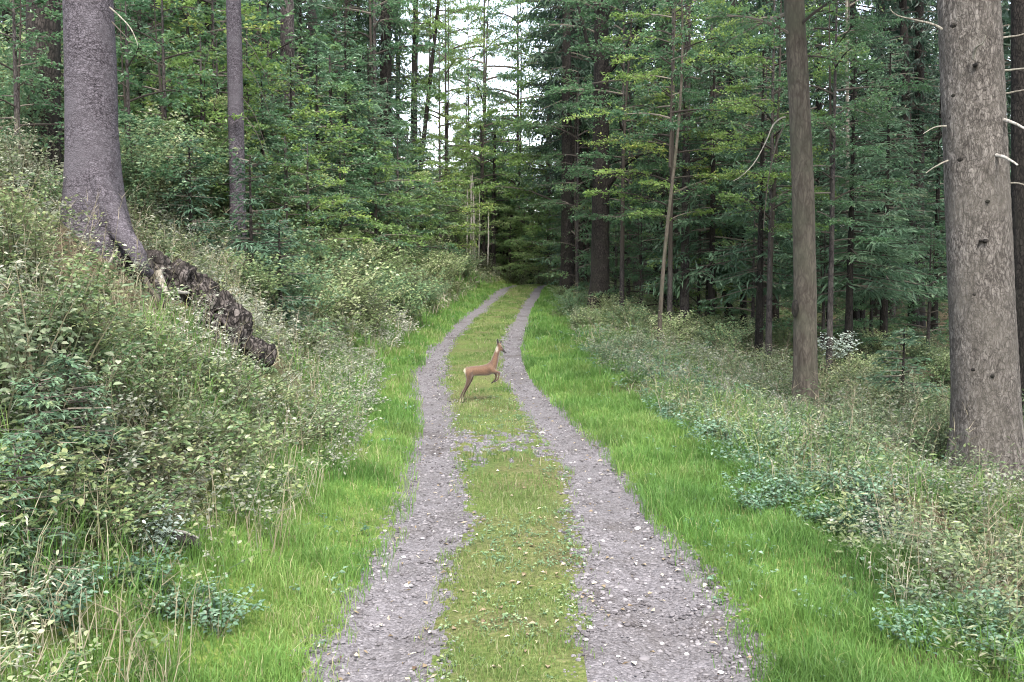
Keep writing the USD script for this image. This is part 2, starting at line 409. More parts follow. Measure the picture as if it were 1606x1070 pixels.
def rut_edges(yy):
    """Left and right edges of the two gravel ruts, wavering along the track."""
    q = lambda s, f, a: (fbm(np.stack([yy * f, 0 * yy + s, 0 * yy], -1), 3, s) - .5) * a
    n = np.clip((yy - 5) / 4, 0, 1)
    return (-1.05 + .05 * n + q(1, .55, .22), -.44 - .05 * n + q(2, .55, .24), .30 + .22 * n + q(3, .5, .2), 1.22 - .20 * n + q(4, .55, .26))


def in_rut(x, yv, pad=0.0, bare=True):
    tt = x - road_x(yv)
    e = rut_edges(yv)
    jag = (noise(np.stack([x * 9, yv * 9, 0 * x], -1), 4) - .5) * .13
    tt = tt + jag
    worn = 1.25 - np.abs((yv - 10.4) / 1.7)                      # a bare gravelly patch between the ruts
    patch = (fbm(np.stack([x * 11, yv * 7, 0 * x], -1), 3, 41) < .54 * np.clip(worn, 0, 1)) & (np.abs(tt) < .7)
    return ((tt > e[0] - pad) & (tt < e[1] + pad)) | ((tt > e[2] - pad) & (tt < e[3] + pad)) | (patch & bare)


V = np.stack([XX, YY, ZZ], -1)
ny, nt = XX.shape
V[..., 2] += np.where(in_rut(XX, YY), (fbm(V * np.array([14, 14, 0]), 3, 8) - .5) * .028, 0)
GROUND_LOW = V[..., 2].min()
i, j = np.meshgrid(np.arange(ny - 1), np.arange(nt - 1), indexing="ij")
Q = np.stack([i * nt + j, i * nt + j + 1, (i + 1) * nt + j + 1, (i + 1) * nt + j], -1).reshape(-1, 4)
xc, yc = XX.ravel()[Q].mean(1), YY.ravel()[Q].mean(1)
rut = in_rut(xc, yc) & (yc < 72) & (yc > -18)
turf = (np.clip(1 - (np.abs(TT + .2) - 1.75) / .5, 0, 1) * np.where(np.abs(TT) < .8, .1 + .6 * fbm(np.stack([XX * 3, YY * 3, 0 * XX], -1), 3, 6), 1)).ravel()


def sub(mask):
    f = Q[mask]
    u, inv = np.unique(f, return_inverse=True)
    return V.reshape(-1, 3)[u], inv.reshape(-1, 4), turf[u]


v, f, r = sub(~rut)
tag(put_mesh("/World", "ground", v, f, "soil", r, smooth=True), "brown forest soil and turf of the bank and the verges", "ground", kind="structure")
v, f, r = sub(rut)
tag(put_mesh("/World", "gravel_track", v, f, "gravel", r, smooth=True), "two grey gravel wheel ruts of the forest track", "track", kind="structure")

# ------------------------------------------------------------------ trunks, crowns: shapes
def trunk_mesh(buf, p0, p1, r0, r1, flare=.6, sides=12, rings=14, rough=.04, seed=0, bend=(0, 0), flare_h=.5, lobes=5, sink=.35, fine=0.0):
    """A tapered trunk from p0 on the ground to p1, with a root flare, lobes and an uneven surface."""
    s = np.linspace(0, 1, rings) ** 1.5
    p0, p1 = np.array(p0, float), np.array(p1, float)
    H = p1[2] - p0[2]
    axis = p0 + (p1 - p0) * s[:, None]
    axis[:, 0] += bend[0] * np.sin(s * np.pi * 2.2) + bend[1] * np.sin(s * np.pi)
    axis[0, 2] -= sink
    h = s * H
    g = np.arange(sides) * 2 * np.pi / sides
    ph = seed * 1.7
    rad = r0 + (r1 - r0) * s
    fl = flare * np.exp(-h / flare_h)
    rr = rad[:, None] * (1 + fl[:, None] * (1 + .45 * np.sin(lobes * g + ph)[None]))
    q = np.stack([np.cos(g)[None] * rad[:, None] * 5 + 0 * h[:, None], np.sin(g)[None] * rad[:, None] * 5 + 0 * h[:, None], np.broadcast_to(h[:, None] * 1.6, rr.shape)], -1)
    rr = rr * (1 + rough * 2 * (fbm(q, 3, seed) - .5))
    if fine:
        q2 = np.stack([np.cos(g)[None] * rad[:, None] * 38 + 0 * h[:, None], np.sin(g)[None] * rad[:, None] * 38 + 0 * h[:, None], np.broadcast_to(h[:, None] * 16, rr.shape)], -1)
        rr = rr + fine * (np.abs(fbm(q2, 3, seed + 3) - .5) * 2 - .3)
    V = np.stack([axis[:, 0, None] + rr * np.cos(g), axis[:, 1, None] + rr * np.sin(g), np.broadcast_to(axis[:, 2, None], rr.shape)], -1).reshape(-1, 3)
    n = rings
    a, b = np.meshgrid(np.arange(n - 1), np.arange(sides), indexing="ij")
    q4 = np.stack([a * sides + b, a * sides + (b + 1) % sides, (a + 1) * sides + (b + 1) % sides, (a + 1) * sides + b], -1).reshape(-1, 4)
    F = np.vstack([q4[:, [0, 1, 2]], q4[:, [0, 2, 3]]])
    buf.add(V, F, .5)
    return axis


def spruce_foliage(seed, H, Lmax, droop=.28, dens=1.0, z0=.0, gap=.42, nb=6, power=.8, twig_w=.05, sub=4, thin_top=False):
    """Needle sprays and branches of a spruce crown, base at the origin."""
    g = np.random.default_rng(seed)
    nee, br = Buf(), Buf()
    z = z0
    while z < H * .985:
        f = (z - z0) / (H - z0)
        L0 = Lmax * (1 - f) ** power + .12
        for k in range(max(3, int(round(nb * (1 - .3 * f) + g.normal(0, .8))))):
            if g.random() < .08:
                continue
            a = g.random() * 2 * np.pi
            L = L0 * g.uniform(.62, 1.12)
            o = np.array([math.cos(a), math.sin(a), 0]); sd = np.array([-o[1], o[0], 0])
            rise = .35 * f - .05
            s = np.linspace(0, 1, 6)
            dr = droop * g.uniform(.7, 1.3)
            zz = z + g.normal(0, .08) + L * (rise * s - dr * s ** 1.5 + .45 * dr * s ** 3)
            ctr = o * (L * s)[:, None] + sd * (g.normal(0, .08) * L * s ** 2)[:, None] + np.array([0, 0, 1]) * zz[:, None]
            tube(br, ctr, np.linspace(.010 + .008 * L, .004, 6), 3, g.random())
            n = max(4, int(L / .115 * dens))
            si = np.sort(g.uniform(.18, 1, n)); sg = np.where(np.arange(n) % 2 == 0, 1.0, -1.0)
            base_ = np.stack([np.interp(si, s, ctr[:, q]) for q in range(3)], -1)
            tan = unit(np.stack([np.interp(si, s, np.gradient(ctr[:, q], s)) for q in range(3)], -1))
            tl = (.42 * L * (1 - si) ** .8 + .10) * g.uniform(.6, 1.2, n)
            tl = np.minimum(tl, .62)
            td = unit(tan * .62 + sd * sg[:, None] * .78 + np.array([0, 0, -1]) * (g.uniform(.05, .5, n)[:, None]))
            tt = (np.arange(sub) + .15) / sub
            c = base_[:, None] + td[:, None] * (tl[:, None] * tt[None])[..., None]
            c[..., 2] -= (tl[:, None] * tt[None]) ** 2 * .35
            d = td[:, None] + g.normal(0, .38, c.shape)
            nn = np.array([0, 0, 1.0]) + g.normal(0, .45, c.shape)
            ll = np.maximum(.09, tl[:, None] / sub * 1.9) * g.uniform(.8, 1.2, c.shape[:2])
            rv = np.clip(g.normal(.38, .2) * .5 + .28 * g.random((n, sub)) + .25 * si[:, None], 0, 1)
            leaves(nee, c.reshape(-1, 3), d.reshape(-1, 3), nn.reshape(-1, 3), ll.ravel(), twig_w * g.uniform(.7, 1.3, c[..., 0].size), rv.ravel(), fold=.15)
        z += gap * g.uniform(.75, 1.25) * (1 - .35 * f)
    return nee, br


def broad_foliage(seed, H, Rad, nlimb=26, per=260, leaf=.075, z0=.1, shape="column", flat=.55, core=None):
    """Horizontal sprays of leaves on limbs, base at the origin."""
    g = np.random.default_rng(seed)
    lf, br = Buf(), Buf()
    hz = np.linspace(0, 1, 14); wob = [.022 * H * (g.normal() * np.sin(2.2 * hz + g.random()) + .5 * g.normal() * np.sin(5 * hz)) * hz for _ in range(2)]
    tube(br, np.stack([wob[0], wob[1], hz * H * .97 - .1], -1), np.linspace(core or .007 * H + .010, .005, 14), 6, .3)
    for k in range(nlimb):
        f = (k + g.random()) / nlimb
        z = z0 * H + f * (1 - z0) * H * .97
        prof = math.sin(math.pi * (.22 + .72 * f)) ** .8 if shape == "round" else (1 - f) ** .6 * .9 + .15
        L = Rad * prof * g.uniform(.6, 1.2)
        a = k * 2.399 + g.normal(0, .5)
        o = np.array([math.cos(a), math.sin(a), 0]); sd = np.array([-o[1], o[0], 0])
        s = np.linspace(0, 1, 6)
        up = g.uniform(.05, .55)
        ctr = o * (L * s)[:, None] + sd * (g.normal(0, .15) * L * s ** 2)[:, None] + np.array([0, 0, 1]) * (z + L * (up * s - .45 * up * s ** 2 - .10 * s ** 2))[:, None]
        tube(br, ctr, np.linspace(.006 + .010 * L, .003, 6), 4, g.random())
        n = max(24, int(per * L / Rad))
        nt_ = max(6, n // 12)
        si = g.uniform(.2, 1, nt_)
        b0 = np.stack([np.interp(si, s, ctr[:, q]) for q in range(3)], -1)
        sg = np.where(g.random(nt_) < .5, 1., -1.)
        td = unit(o * .7 + sd * sg[:, None] * g.uniform(.4, 1.1, nt_)[:, None] + np.array([0, 0, 1]) * g.normal(0, .16, nt_)[:, None])
        tl = (.45 * L * (1 - si * .75) + .10) * g.uniform(.5, 1.2, nt_)
        thin(br, b0, b0 + td * tl[:, None], .005, g.random(nt_))
        tt = g.uniform(.12, 1.05, (nt_, 12))
        c = b0[:, None] + td[:, None] * (tl[:, None] * tt)[..., None] + g.normal(0, .025, (nt_, 12, 3))
        c[..., 2] -= (tl[:, None] * tt) ** 2 * .12
        d = td[:, None] * .6 + g.normal(0, .7, c.shape) * np.array([1, 1, .45])
        nn = np.array([0, 0, 1.0]) + g.normal(0, flat, c.shape)
        rv = np.clip(g.normal(.40, .16) * .6 + .5 * g.random(c.shape[:2]) * g.random(c.shape[:2]) + .12, 0, 1)
        leaves(lf, c.reshape(-1, 3), d.reshape(-1, 3), nn.reshape(-1, 3), leaf * g.uniform(.7, 1.25, c[..., 0].size), leaf * .62, rv.ravel())
    return lf, br


def bare_twigs(seed, H, L0):
    g = np.random.default_rng(seed)
    br = Buf()
    for z in np.arange(.6, H, .33):
        for k in range(g.integers(1, 4)):
            a = g.random() * 6.283; L = L0 * g.uniform(.35, 1.1)
            o = np.array([math.cos(a), math.sin(a), 0]); s = np.linspace(0, 1, 5)
            c = o * (L * s)[:, None] + np.array([0, 0, 1]) * (z + L * (-.12 * s - .25 * s ** 2 + .12 * s ** 3))[:, None] + g.normal(0, .02, (5, 3)) * s[:, None]
            tube(br, c, np.linspace(.013, .003, 5), 3, g.uniform(.1, .65))
            m = g.integers(2, 7); q = g.uniform(.3, .95, m)
            b0 = np.stack([np.interp(q, s, c[:, e]) for e in range(3)], -1)
            thin(br, b0, b0 + (o * .5 + g.normal(0, .5, (m, 3)) + np.array([0, 0, -.25])) * g.uniform(.15, .4, m)[:, None], .004, g.uniform(.1, .75, m))
    return br


stage.CreateClassPrim("/World/kinds")


def kind(name, pieces):
    pth = f"/World/kinds/{name}"
    UsdGeom.Xform.Define(stage, pth)
    for nm, b, look in pieces:
        tag(b.put(pth, nm, look, exact=True), kind="stuff")
    return pth


def spruce_kind(name, look, *a, **k):
    n, b = spruce_foliage(*a, **k)
    return kind(name, [("needles", n, look), ("branches", b, "twig")])


def broad_kind(name, look, *a, **k):
    n, b = broad_foliage(*a, **k)
    return kind(name, [("leaves", n, look), ("branches", b, "twig")])


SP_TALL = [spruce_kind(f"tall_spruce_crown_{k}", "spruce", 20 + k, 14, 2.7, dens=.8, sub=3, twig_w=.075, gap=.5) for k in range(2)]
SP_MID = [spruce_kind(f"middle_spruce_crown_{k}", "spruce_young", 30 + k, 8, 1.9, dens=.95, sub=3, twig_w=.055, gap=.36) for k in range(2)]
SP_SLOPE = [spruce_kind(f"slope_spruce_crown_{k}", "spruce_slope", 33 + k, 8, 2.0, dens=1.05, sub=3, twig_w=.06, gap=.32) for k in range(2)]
SP_SAP = [spruce_kind(f"sapling_spruce_crown_{k}", "spruce_young", 40 + k, 2.0, .75, dens=1.5, gap=.15, nb=6, twig_w=.035, sub=3, droop=.12, z0=.08) for k in range(2)]
BE_TALL = [broad_kind("tall_beech_crown_0", "beech", 50, 9, 3.2, 40, 420, .085, shape="round"), broad_kind("tall_beech_crown_1", "beech", 51, 9, 2.8, 40, 400, .085, shape="column")]
BE_SPARSE = [broad_kind(f"sparse_beech_crown_{k}", "beech" if k else "beech_pale", 55 + k, 9, 2.6, 34, 430, .085, shape="round", z0=.12) for k in range(2)]
BE_YOUNG = [broad_kind("young_beech_crown_0", "beech", 60, 3.5, 1.3, 26, 190, .07, shape="column"), broad_kind("young_beech_crown_1", "beech_pale", 61, 3.2, 1.4, 24, 180, .07, shape="round")]
BE_LIGHT = [broad_kind(f"light_beech_crown_{k}", "light_leaf", 64 + k, 3.4, 1.5, 28, 260, .075, shape="round" if k else "column", z0=.04) for k in range(2)]
TWIGS = [kind("dead_lower_branches_0", [("branches", bare_twigs(70, 8, 1.3), "twig")]), kind("dead_lower_branches_1", [("branches", bare_twigs(71, 8, 1.0), "twig")])]


def bush_kind(name, look, seed, rad, h, nst, nlf, leaf, upright=.3, hexa=True, dry=0):
    g = np.random.default_rng(seed)
    lf, st = Buf(), Buf()
    for k in range(nst):
        a = g.random() * 6.283; r = rad * g.uniform(.3, 1.1); hh = h * g.uniform(.55, 1.15)
        o = np.array([math.cos(a), math.sin(a), 0])
        s = np.linspace(0, 1, 6)
        b = np.array([*(g.normal(0, .22 * rad, 2)), -.12])
        c = b + o * (r * s ** 1.4)[:, None] + np.array([0, 0, 1]) * (hh * ((2 - upright) * s - (1 - upright) * s ** 2))[:, None]
        tube(st, c, np.linspace(.006, .002, 6), 3, .55 * g.random())
        q = g.uniform(.22, 1, nlf)
        b0 = np.stack([np.interp(q, s, c[:, e]) for e in range(3)], -1)
        az = g.random(nlf) * 6.283
        d = np.stack([np.cos(az), np.sin(az), g.normal(.1, .3, nlf)], -1)
        b1 = b0 + d * (leaf * g.uniform(.2, 1.1, nlf))[:, None]
        leaves(lf, b1, d, np.array([0, 0, 1.]) + g.normal(0, .45, (nlf, 3)), leaf * g.uniform(.6, 1.3, nlf), leaf * .66, np.clip(.25 + .35 * g.random() + g.normal(0, .17, nlf) + .12 * q, 0, 1), hexa)
    return kind(name, [("leaves", lf, look), ("stems", st, "stem")])


BRAMBLE = [bush_kind("bramble_bush_0", "bramble", 80, .55, .44, 40, 22, .044), bush_kind("bramble_bush_1", "bramble", 81, .6, .36, 40, 22, .040), bush_kind("bramble_bush_2", "bramble_dark", 82, .55, .46, 40, 22, .040)]
SHRUB = [bush_kind("leafy_shrub_0", "bramble", 83, .4, .95, 28, 30, .048, upright=.8), bush_kind("leafy_shrub_1", "weed", 84, .36, .8, 28, 28, .042, upright=.8)]
NETTLE = [bush_kind("nettle_clump_0", "nettle", 85, .34, .42, 34, 24, .046, upright=.9), bush_kind("nettle_clump_1", "nettle", 86, .42, .36, 38, 22, .042, upright=.9)]
BANK = [bush_kind(f"bank_bush_{k}", lk, 180 + k, .75, .95, 60, 34, .058, upright=.55, hexa=False) for k, lk in enumerate(["bank_leaf", "slope_leaf", "bank_leaf"])]
SLOPE = [bush_kind(f"slope_bush_{k}", lk, 190 + k, 1.15, 2.0, 80, 60, .078, upright=.6, hexa=False) for k, lk in enumerate(["slope_leaf", "bank_leaf", "slope_leaf"])]
PALE = bush_kind("pale_shrub_0", "pale_leaf", 87, .42, .55, 24, 20, .055, upright=.4)


def use(parent, name, ref, loc=(0, 0, 0), rot=0.0, scale=(1, 1, 1)):
    x = UsdGeom.Xform.Define(stage, numbered(parent, name))
    x.AddTranslateOp().Set(Gf.Vec3d(*map(float, loc))); x.AddRotateZOp().Set(float(rot)); x.AddScaleOp().Set(Gf.Vec3f(*map(float, scale)))
    x.GetPrim().GetReferences().AddInternalReference(ref)
    x.GetPrim().SetInstanceable(True)
    return x.GetPrim()


ALIKE = {}


def alike(prim, label, px):
    """Remembers look-alike things so that each can be told apart by its order from the left."""
    ALIKE.setdefault(label, []).append((px, prim))
    return prim


def plant(name, ref, label, cat, loc, rot, scale, group=None):
    p = use("/World", name, ref, loc, rot, scale)
    return tag(p, label, cat, group)


# ------------------------------------------------------------------ trees named one by one
def tree(name, label, px, D, wpx, top, H, look, crown=None, group=None, flare=.35, sides=14, rings=18, rough=.06, bend=(0, 0), fine=0.0, flare_h=.4, taper=.45, seed=None, twigs=None, lobes=5):
    """A tree at pixel column px and depth D whose trunk is wpx wide there and crosses the picture's top edge at column top.
    crown: (kind, start height, height, spread)"""
    p0 = base(px, D)
    tp = P(top, 0, D)
    k = (tp[0] - p0[0]) / max(tp[2] - p0[2], .5)
    p1 = p0 + np.array([k * H, 0, H])
    r = wpx / 2 / FPX * D
    t = thing(name, label, "tree", group)
    seed = int(px * 7 + D) if seed is None else seed
    b = Buf()
    trunk_mesh(b, p0, p1, r, r * taper, flare, sides, rings, rough, seed, bend, flare_h, lobes, fine=fine)
    b.put(path(t), "trunk", look, smooth=True)
    if crown:
        ref, z0, ch, spread, h0 = crown
        q = p0 + (p1 - p0) * (z0 / H)
        use(path(t), "crown", ref, q, seed * 37 % 360, (spread, spread, ch / h0))
    if twigs is not None:
        use(path(t), "dead_branches", TWIGS[twigs], p0 + (p1 - p0) * .04, seed * 53 % 360, (1, 1, min(1.3, H / 9)))
    return t, p0, p1, r


def limb(t, name, look, pts, r0, r1, sides=7, label=None):
    b = Buf()
    pts = np.array(pts, float)
    n = max(8, 3 * len(pts))
    u = np.linspace(0, 1, len(pts)); q = np.linspace(0, 1, n)
    from scipy.interpolate import PchipInterpolator
    c = PchipInterpolator(u, pts)(q)
    tube(b, c, np.linspace(r0, r1, n), sides, .6)
    V = b.V[0]
    wob = np.stack([fbm(V * (.9 / max(r0, .02)) * .35 + 11 * k, 3, 5 + k) - .5 for k in range(3)], -1)
    b.V[0] = V + wob * (.9 * np.repeat(np.linspace(r0, r1, n), sides)[:, None] if len(V) == n * sides else .9 * np.append(np.repeat(np.linspace(r0, r1, n), sides), r1)[:, None])
    p = b.put(path(t), name, look, smooth=True)
    return tag(p, label) if label else p


# left foreground spruce on the bank
tL, p0, p1, rL = tree("spruce_tree", "thick purple-grey spruce trunk standing on the left bank above the rotten stump", 150, 10.5, 78, 139, 19, "bark_left",
                      (SP_TALL[0], 12, 7, .6, 14), flare=.46, sides=110, rings=260, rough=.055, flare_h=.45, taper=.5, fine=.009, lobes=4)
limb(tL, "root", "bark_left", [P(152, 235, 10.45), P(166, 300, 10.36), P(190, 362, 10.22), P(220, 408, 10.02), hit(252, 440)], .17, .045, 14)
limb(tL, "dead_branch", "bark_pale", [P(172, 12, 10.4), P(192, 30, 10.2), P(208, 50, 10.0), P(216, 72, 9.9)], .010, .003, 5)
limb(tL, "dead_branch", "twig", [P(176, 35, 10.4), P(190, 50, 10.3), P(206, 66, 10.2)], .010, .003, 5)
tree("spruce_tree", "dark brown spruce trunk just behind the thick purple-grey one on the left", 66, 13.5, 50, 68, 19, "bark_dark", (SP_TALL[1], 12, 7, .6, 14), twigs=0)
t, *_ = tree("spruce_tree", "slim straight dark spruce trunk alone on the left slope, right of the thick one", 375, 16, 25, 366, 15, "bark_left", (SP_TALL[0], 10, 5, .4, 14), flare=.2, sides=24, rings=50, rough=.05, taper=.6)
for q in range(7):
    g = np.random.default_rng(300 + q)
    yy = 20 + q * 30 + g.integers(0, 12)
    sgn = 1 if q % 3 else -1
    limb(t, "dead_branch", "twig", [P(370, yy, 16), P(370 + sgn * 24, yy + 22, 15.9), P(370 + sgn * (38 + g.integers(0, 22)), yy + 60 + g.integers(0, 40), 15.8)], .009, .003, 4)
tree("spruce_tree", "reddish dark spruce trunk high on the left slope whose foot is hidden by young trees", 453, 24, 25, 450, 18, "bark_grey", (SP_TALL[1], 11, 8, .6, 14))
tree("spruce_tree", "thinner grey trunk beside the reddish one high on the left slope", 493, 28, 17, 490, 18, "bark_grey", (SP_TALL[0], 9, 10, .6, 14))
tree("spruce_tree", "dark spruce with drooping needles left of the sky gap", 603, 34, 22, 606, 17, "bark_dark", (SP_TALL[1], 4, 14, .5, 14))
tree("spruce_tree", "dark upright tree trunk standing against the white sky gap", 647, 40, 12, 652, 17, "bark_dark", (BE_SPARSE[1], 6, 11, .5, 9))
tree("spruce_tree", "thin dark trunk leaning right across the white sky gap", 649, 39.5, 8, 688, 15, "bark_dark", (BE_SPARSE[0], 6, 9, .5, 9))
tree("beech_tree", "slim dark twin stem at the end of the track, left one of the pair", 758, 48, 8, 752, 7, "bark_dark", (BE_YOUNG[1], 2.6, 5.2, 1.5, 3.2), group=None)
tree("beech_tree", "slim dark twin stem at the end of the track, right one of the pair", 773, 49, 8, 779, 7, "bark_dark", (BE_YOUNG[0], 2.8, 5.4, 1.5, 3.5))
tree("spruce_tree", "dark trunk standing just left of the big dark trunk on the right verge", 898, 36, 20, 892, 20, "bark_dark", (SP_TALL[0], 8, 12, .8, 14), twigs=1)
tB, b0, b1, rB = tree("beech_tree", "big dark beech trunk by the right verge with limbs reaching to the right", 940, 27, 30, 946, 18, "bark_dark", (BE_TALL[0], 6.4, 10, .75, 9), flare=.5, sides=28, rings=60, bend=(.03, -.05))
limb(tB, "limb", "bark_dark", [P(945, 305, 27), P(965, 275, 26.8), P(985, 255, 26.5), P(1012, 240, 26)], .10, .03)
limb(tB, "limb", "bark_dark", [P(945, 118, 27), P(962, 104, 26.8), P(978, 82, 26.5), P(1010, 20, 26)], .09, .03)
limb(tB, "limb", "bark_dark", [P(935, 95, 27), P(922, 70, 26.8), P(912, 30, 26.6), P(902, -10, 26.5)], .07, .03)
tree("spruce_tree", "grey-pink trunk deep between the big dark trunk and the pale leaning sapling", 1005, 38, 22, 1004, 20, "bark_grey", (SP_TALL[1], 8, 12, .8, 14))
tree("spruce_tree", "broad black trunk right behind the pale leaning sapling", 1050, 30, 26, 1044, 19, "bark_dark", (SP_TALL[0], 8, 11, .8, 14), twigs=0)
tS, *_ = tree("beech_sapling", "thin pale leaning sapling stem in front of dark trunks on the right", 1033, 21, 7, 1066, 8.5, "bark_smooth", (BE_YOUNG[0], 4.0, 4.2, .9, 3.5), flare=.15, bend=(-.06, .1), taper=.35, rings=26)
tree("spruce_tree", "olive-brown short-looking trunk just right of the pale leaning sapling", 1073, 24, 15, 1079, 12, "bark_grey", (BE_TALL[1], 1.6, 10, .7, 9), flare=.2)
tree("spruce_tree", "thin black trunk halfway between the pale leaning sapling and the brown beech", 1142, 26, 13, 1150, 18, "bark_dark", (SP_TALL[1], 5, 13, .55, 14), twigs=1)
tR, r0_, r1_, rr_ = tree("beech_tree", "smooth brown beech trunk with a knot scar, in the middle of the right verge", 1263, 14, 37, 1240, 13, "bark_smooth", (BE_TALL[0], 4.4, 8, .6, 9), flare=.26, sides=44, rings=110, rough=.05, bend=(.045, .05), taper=.62, fine=.002)
limb(tR, "dead_branch", "bark_pale", [P(1232, 184, 13.9), P(1215, 193, 13.7), P(1200, 225, 13.4), P(1178, 262, 13.1), P(1150, 284, 12.9)], .013, .004, 6)
limb(tR, "dead_branch", "twig", [P(1228, 200, 13.9), P(1214, 240, 13.7), P(1204, 290, 13.6), P(1197, 360, 13.5)], .012, .004, 5)
b = Buf(); ic = trimesh.creation.icosphere(2, 1.0); kv = ic.vertices * [.05, .05, .13] * (1 + .3 * (fbm(ic.vertices * 3, 2, 4) - .5))[:, None]
b.add(kv + P(1247, 484, 13.88), ic.faces, .5); b.put(path(tR), "knot", "bark_dark", smooth=True)
tree("birch_tree", "thin pale-flecked trunk deep in the forest right of the brown beech", 1331, 26, 7, 1328, 14, "bark_pale", (BE_TALL[1], 6, 8, .5, 9), flare=.1)
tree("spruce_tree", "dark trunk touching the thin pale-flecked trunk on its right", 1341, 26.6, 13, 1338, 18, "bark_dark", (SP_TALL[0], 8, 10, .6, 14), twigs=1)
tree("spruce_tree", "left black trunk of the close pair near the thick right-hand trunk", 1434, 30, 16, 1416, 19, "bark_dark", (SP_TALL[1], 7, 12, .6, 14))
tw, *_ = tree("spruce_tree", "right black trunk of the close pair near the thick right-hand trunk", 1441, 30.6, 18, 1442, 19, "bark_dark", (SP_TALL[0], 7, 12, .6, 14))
limb(tw, "limb", "bark_dark", [P(1446, 236, 30.5), P(1462, 222, 30.3), P(1476, 210, 30), P(1500, 190, 29.5)], .09, .04)

# thick trunk at the right edge
tH, h0, h1, rH = tree("spruce_tree", "thick grey-brown spruce trunk with pale snapped branches at the right edge", 1552, 10, 100, 1519, 17, "bark_right", (SP_TALL[1], 8, 9, .9, 14),
                      flare=.34, sides=130, rings=330, rough=.03, flare_h=.35, taper=.62, fine=.014)
for pts, ra, rb, look in [([(1560, 188, 9.95), (1580, 193, 9.7), (1612, 204, 9.5)], .024, .012, "dead_wood"), ([(1553, 243, 9.8), (1572, 249, 9.6), (1596, 259, 9.4)], .022, .010, "dead_wood"),
                          ([(1562, 112, 10), (1590, 112, 10), (1625, 105, 10)], .014, .006, "dead_wood"), ([(1562, 60, 10), (1588, 60, 10), (1625, 48, 10)], .012, .006, "dead_wood"),
                          ([(1564, 150, 10), (1590, 147, 9.9), (1625, 138, 9.8)], .012, .006, "dead_wood"), ([(1566, 288, 10), (1590, 290, 9.9), (1620, 296, 9.8)], .012, .006, "dead_wood"),
                          ([(1527, 92, 9.68), (1531, 76, 9.58), (1541, 68, 9.5), (1546, 56, 9.45)], .016, .006, "dead_wood"),
                          ([(1478, 46, 9.9), (1450, 38, 9.9), (1412, 26, 9.8), (1396, 12, 9.8)], .014, .004, "twig"), ([(1484, 198, 9.9), (1468, 202, 9.9), (1448, 210, 9.8)], .010, .004, "dead_wood"),
                          ([(1487, 252, 9.9), (1470, 262, 9.8), (1452, 272, 9.8)], .011, .005, "dead_wood")]:
    look = "bark_pale" if pts[0][0] < 1500 or ra < .02 else look
    pts = [(x + (1.5 if n == 1 else 0), y + (-3 if n == 1 else 0), d) for n, (x, y, d) in enumerate(pts)]
    limb(tH, "dead_branch", look, [P(*q) for q in pts], ra, rb, 6)
for kx, ky, s in [(1495, 40, 1.2), (1530, 102, 1.0), (1495, 150, .8), (1506, 250, 1.1), (1549, 316, .9), (1545, 378, 1.1), (1538, 378, .7), (1556, 590, 1.0), (1526, 580, .9), (1528, 462, .7)]:
    b = Buf()
    q = P(kx, ky, 10 - rH * .93)
    b.add(ic.vertices * np.array([.024, .03, .02]) * s * (1 + .6 * (fbm(ic.vertices * 2.5 + kx, 2, 3) - .5))[:, None] + q, ic.faces, .4)
    b.put(path(tH), "branch_scar", "bark_dark", smooth=True)
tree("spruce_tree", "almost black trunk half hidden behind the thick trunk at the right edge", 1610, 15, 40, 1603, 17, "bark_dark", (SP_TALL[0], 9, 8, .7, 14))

# dead pale poles left of the track's end
for k, (px, tp, h) in enumerate([(731, 733, 3.4), (737, 739, 4.2), (741, 742, 3.9), (745, 741, 4.4), (750, 752, 3.6), (764, 766, 3.2)]):
    t = alike(thing("dead_sapling", "pale bare dead pole left of the track's far end", "dead tree", "pale dead poles at the track's far end"), "pale bare dead pole left of the track's far end", px)
    b = Buf(); q0 = base(px, 44 + k * .4); q1 = q0 + [(tp - px) * .03, 0, h]
    tube(b, [q0 - [0, 0, .2], (q0 + q1) / 2 + [.04, 0, 0], q1], [.05, .038, .015], 6, .5)
    b.put(path(t), "trunk", "dead_wood", smooth=True)
    b = Buf(); g = np.random.default_rng(400 + k)
    zz = g.uniform(.3, .95, 9); A = q0 + (q1 - q0) * zz[:, None]
    thin(b, A, A + np.stack([g.normal(0, .35, 9), g.normal(0, .2, 9), g.uniform(.1, .5, 9)], -1), .012, .9)
    tag(b.put(path(t), "twigs", "twig"), kind="stuff")

# ------------------------------------------------------------------ young trees and background trees
def where(px):
    for lim, s in [(70, "behind the dark trunk at the left edge"), (200, "behind the thick left trunk"), (350, "between the thick and the slim left trunks"), (470, "just right of the slim left trunk"),
                   (620, "on the left slope below the sky gap"), (740, "left of the track's far end"), (860, "straight beyond the track's far end"), (960, "around the big dark beech"),
                   (1110, "around the pale leaning sapling"), (1235, "left of the smooth brown beech"), (1400, "right of the smooth brown beech"), (1500, "around the pair of black trunks")]:
        if px < lim:
            return s
    return "by the thick right-hand trunk"


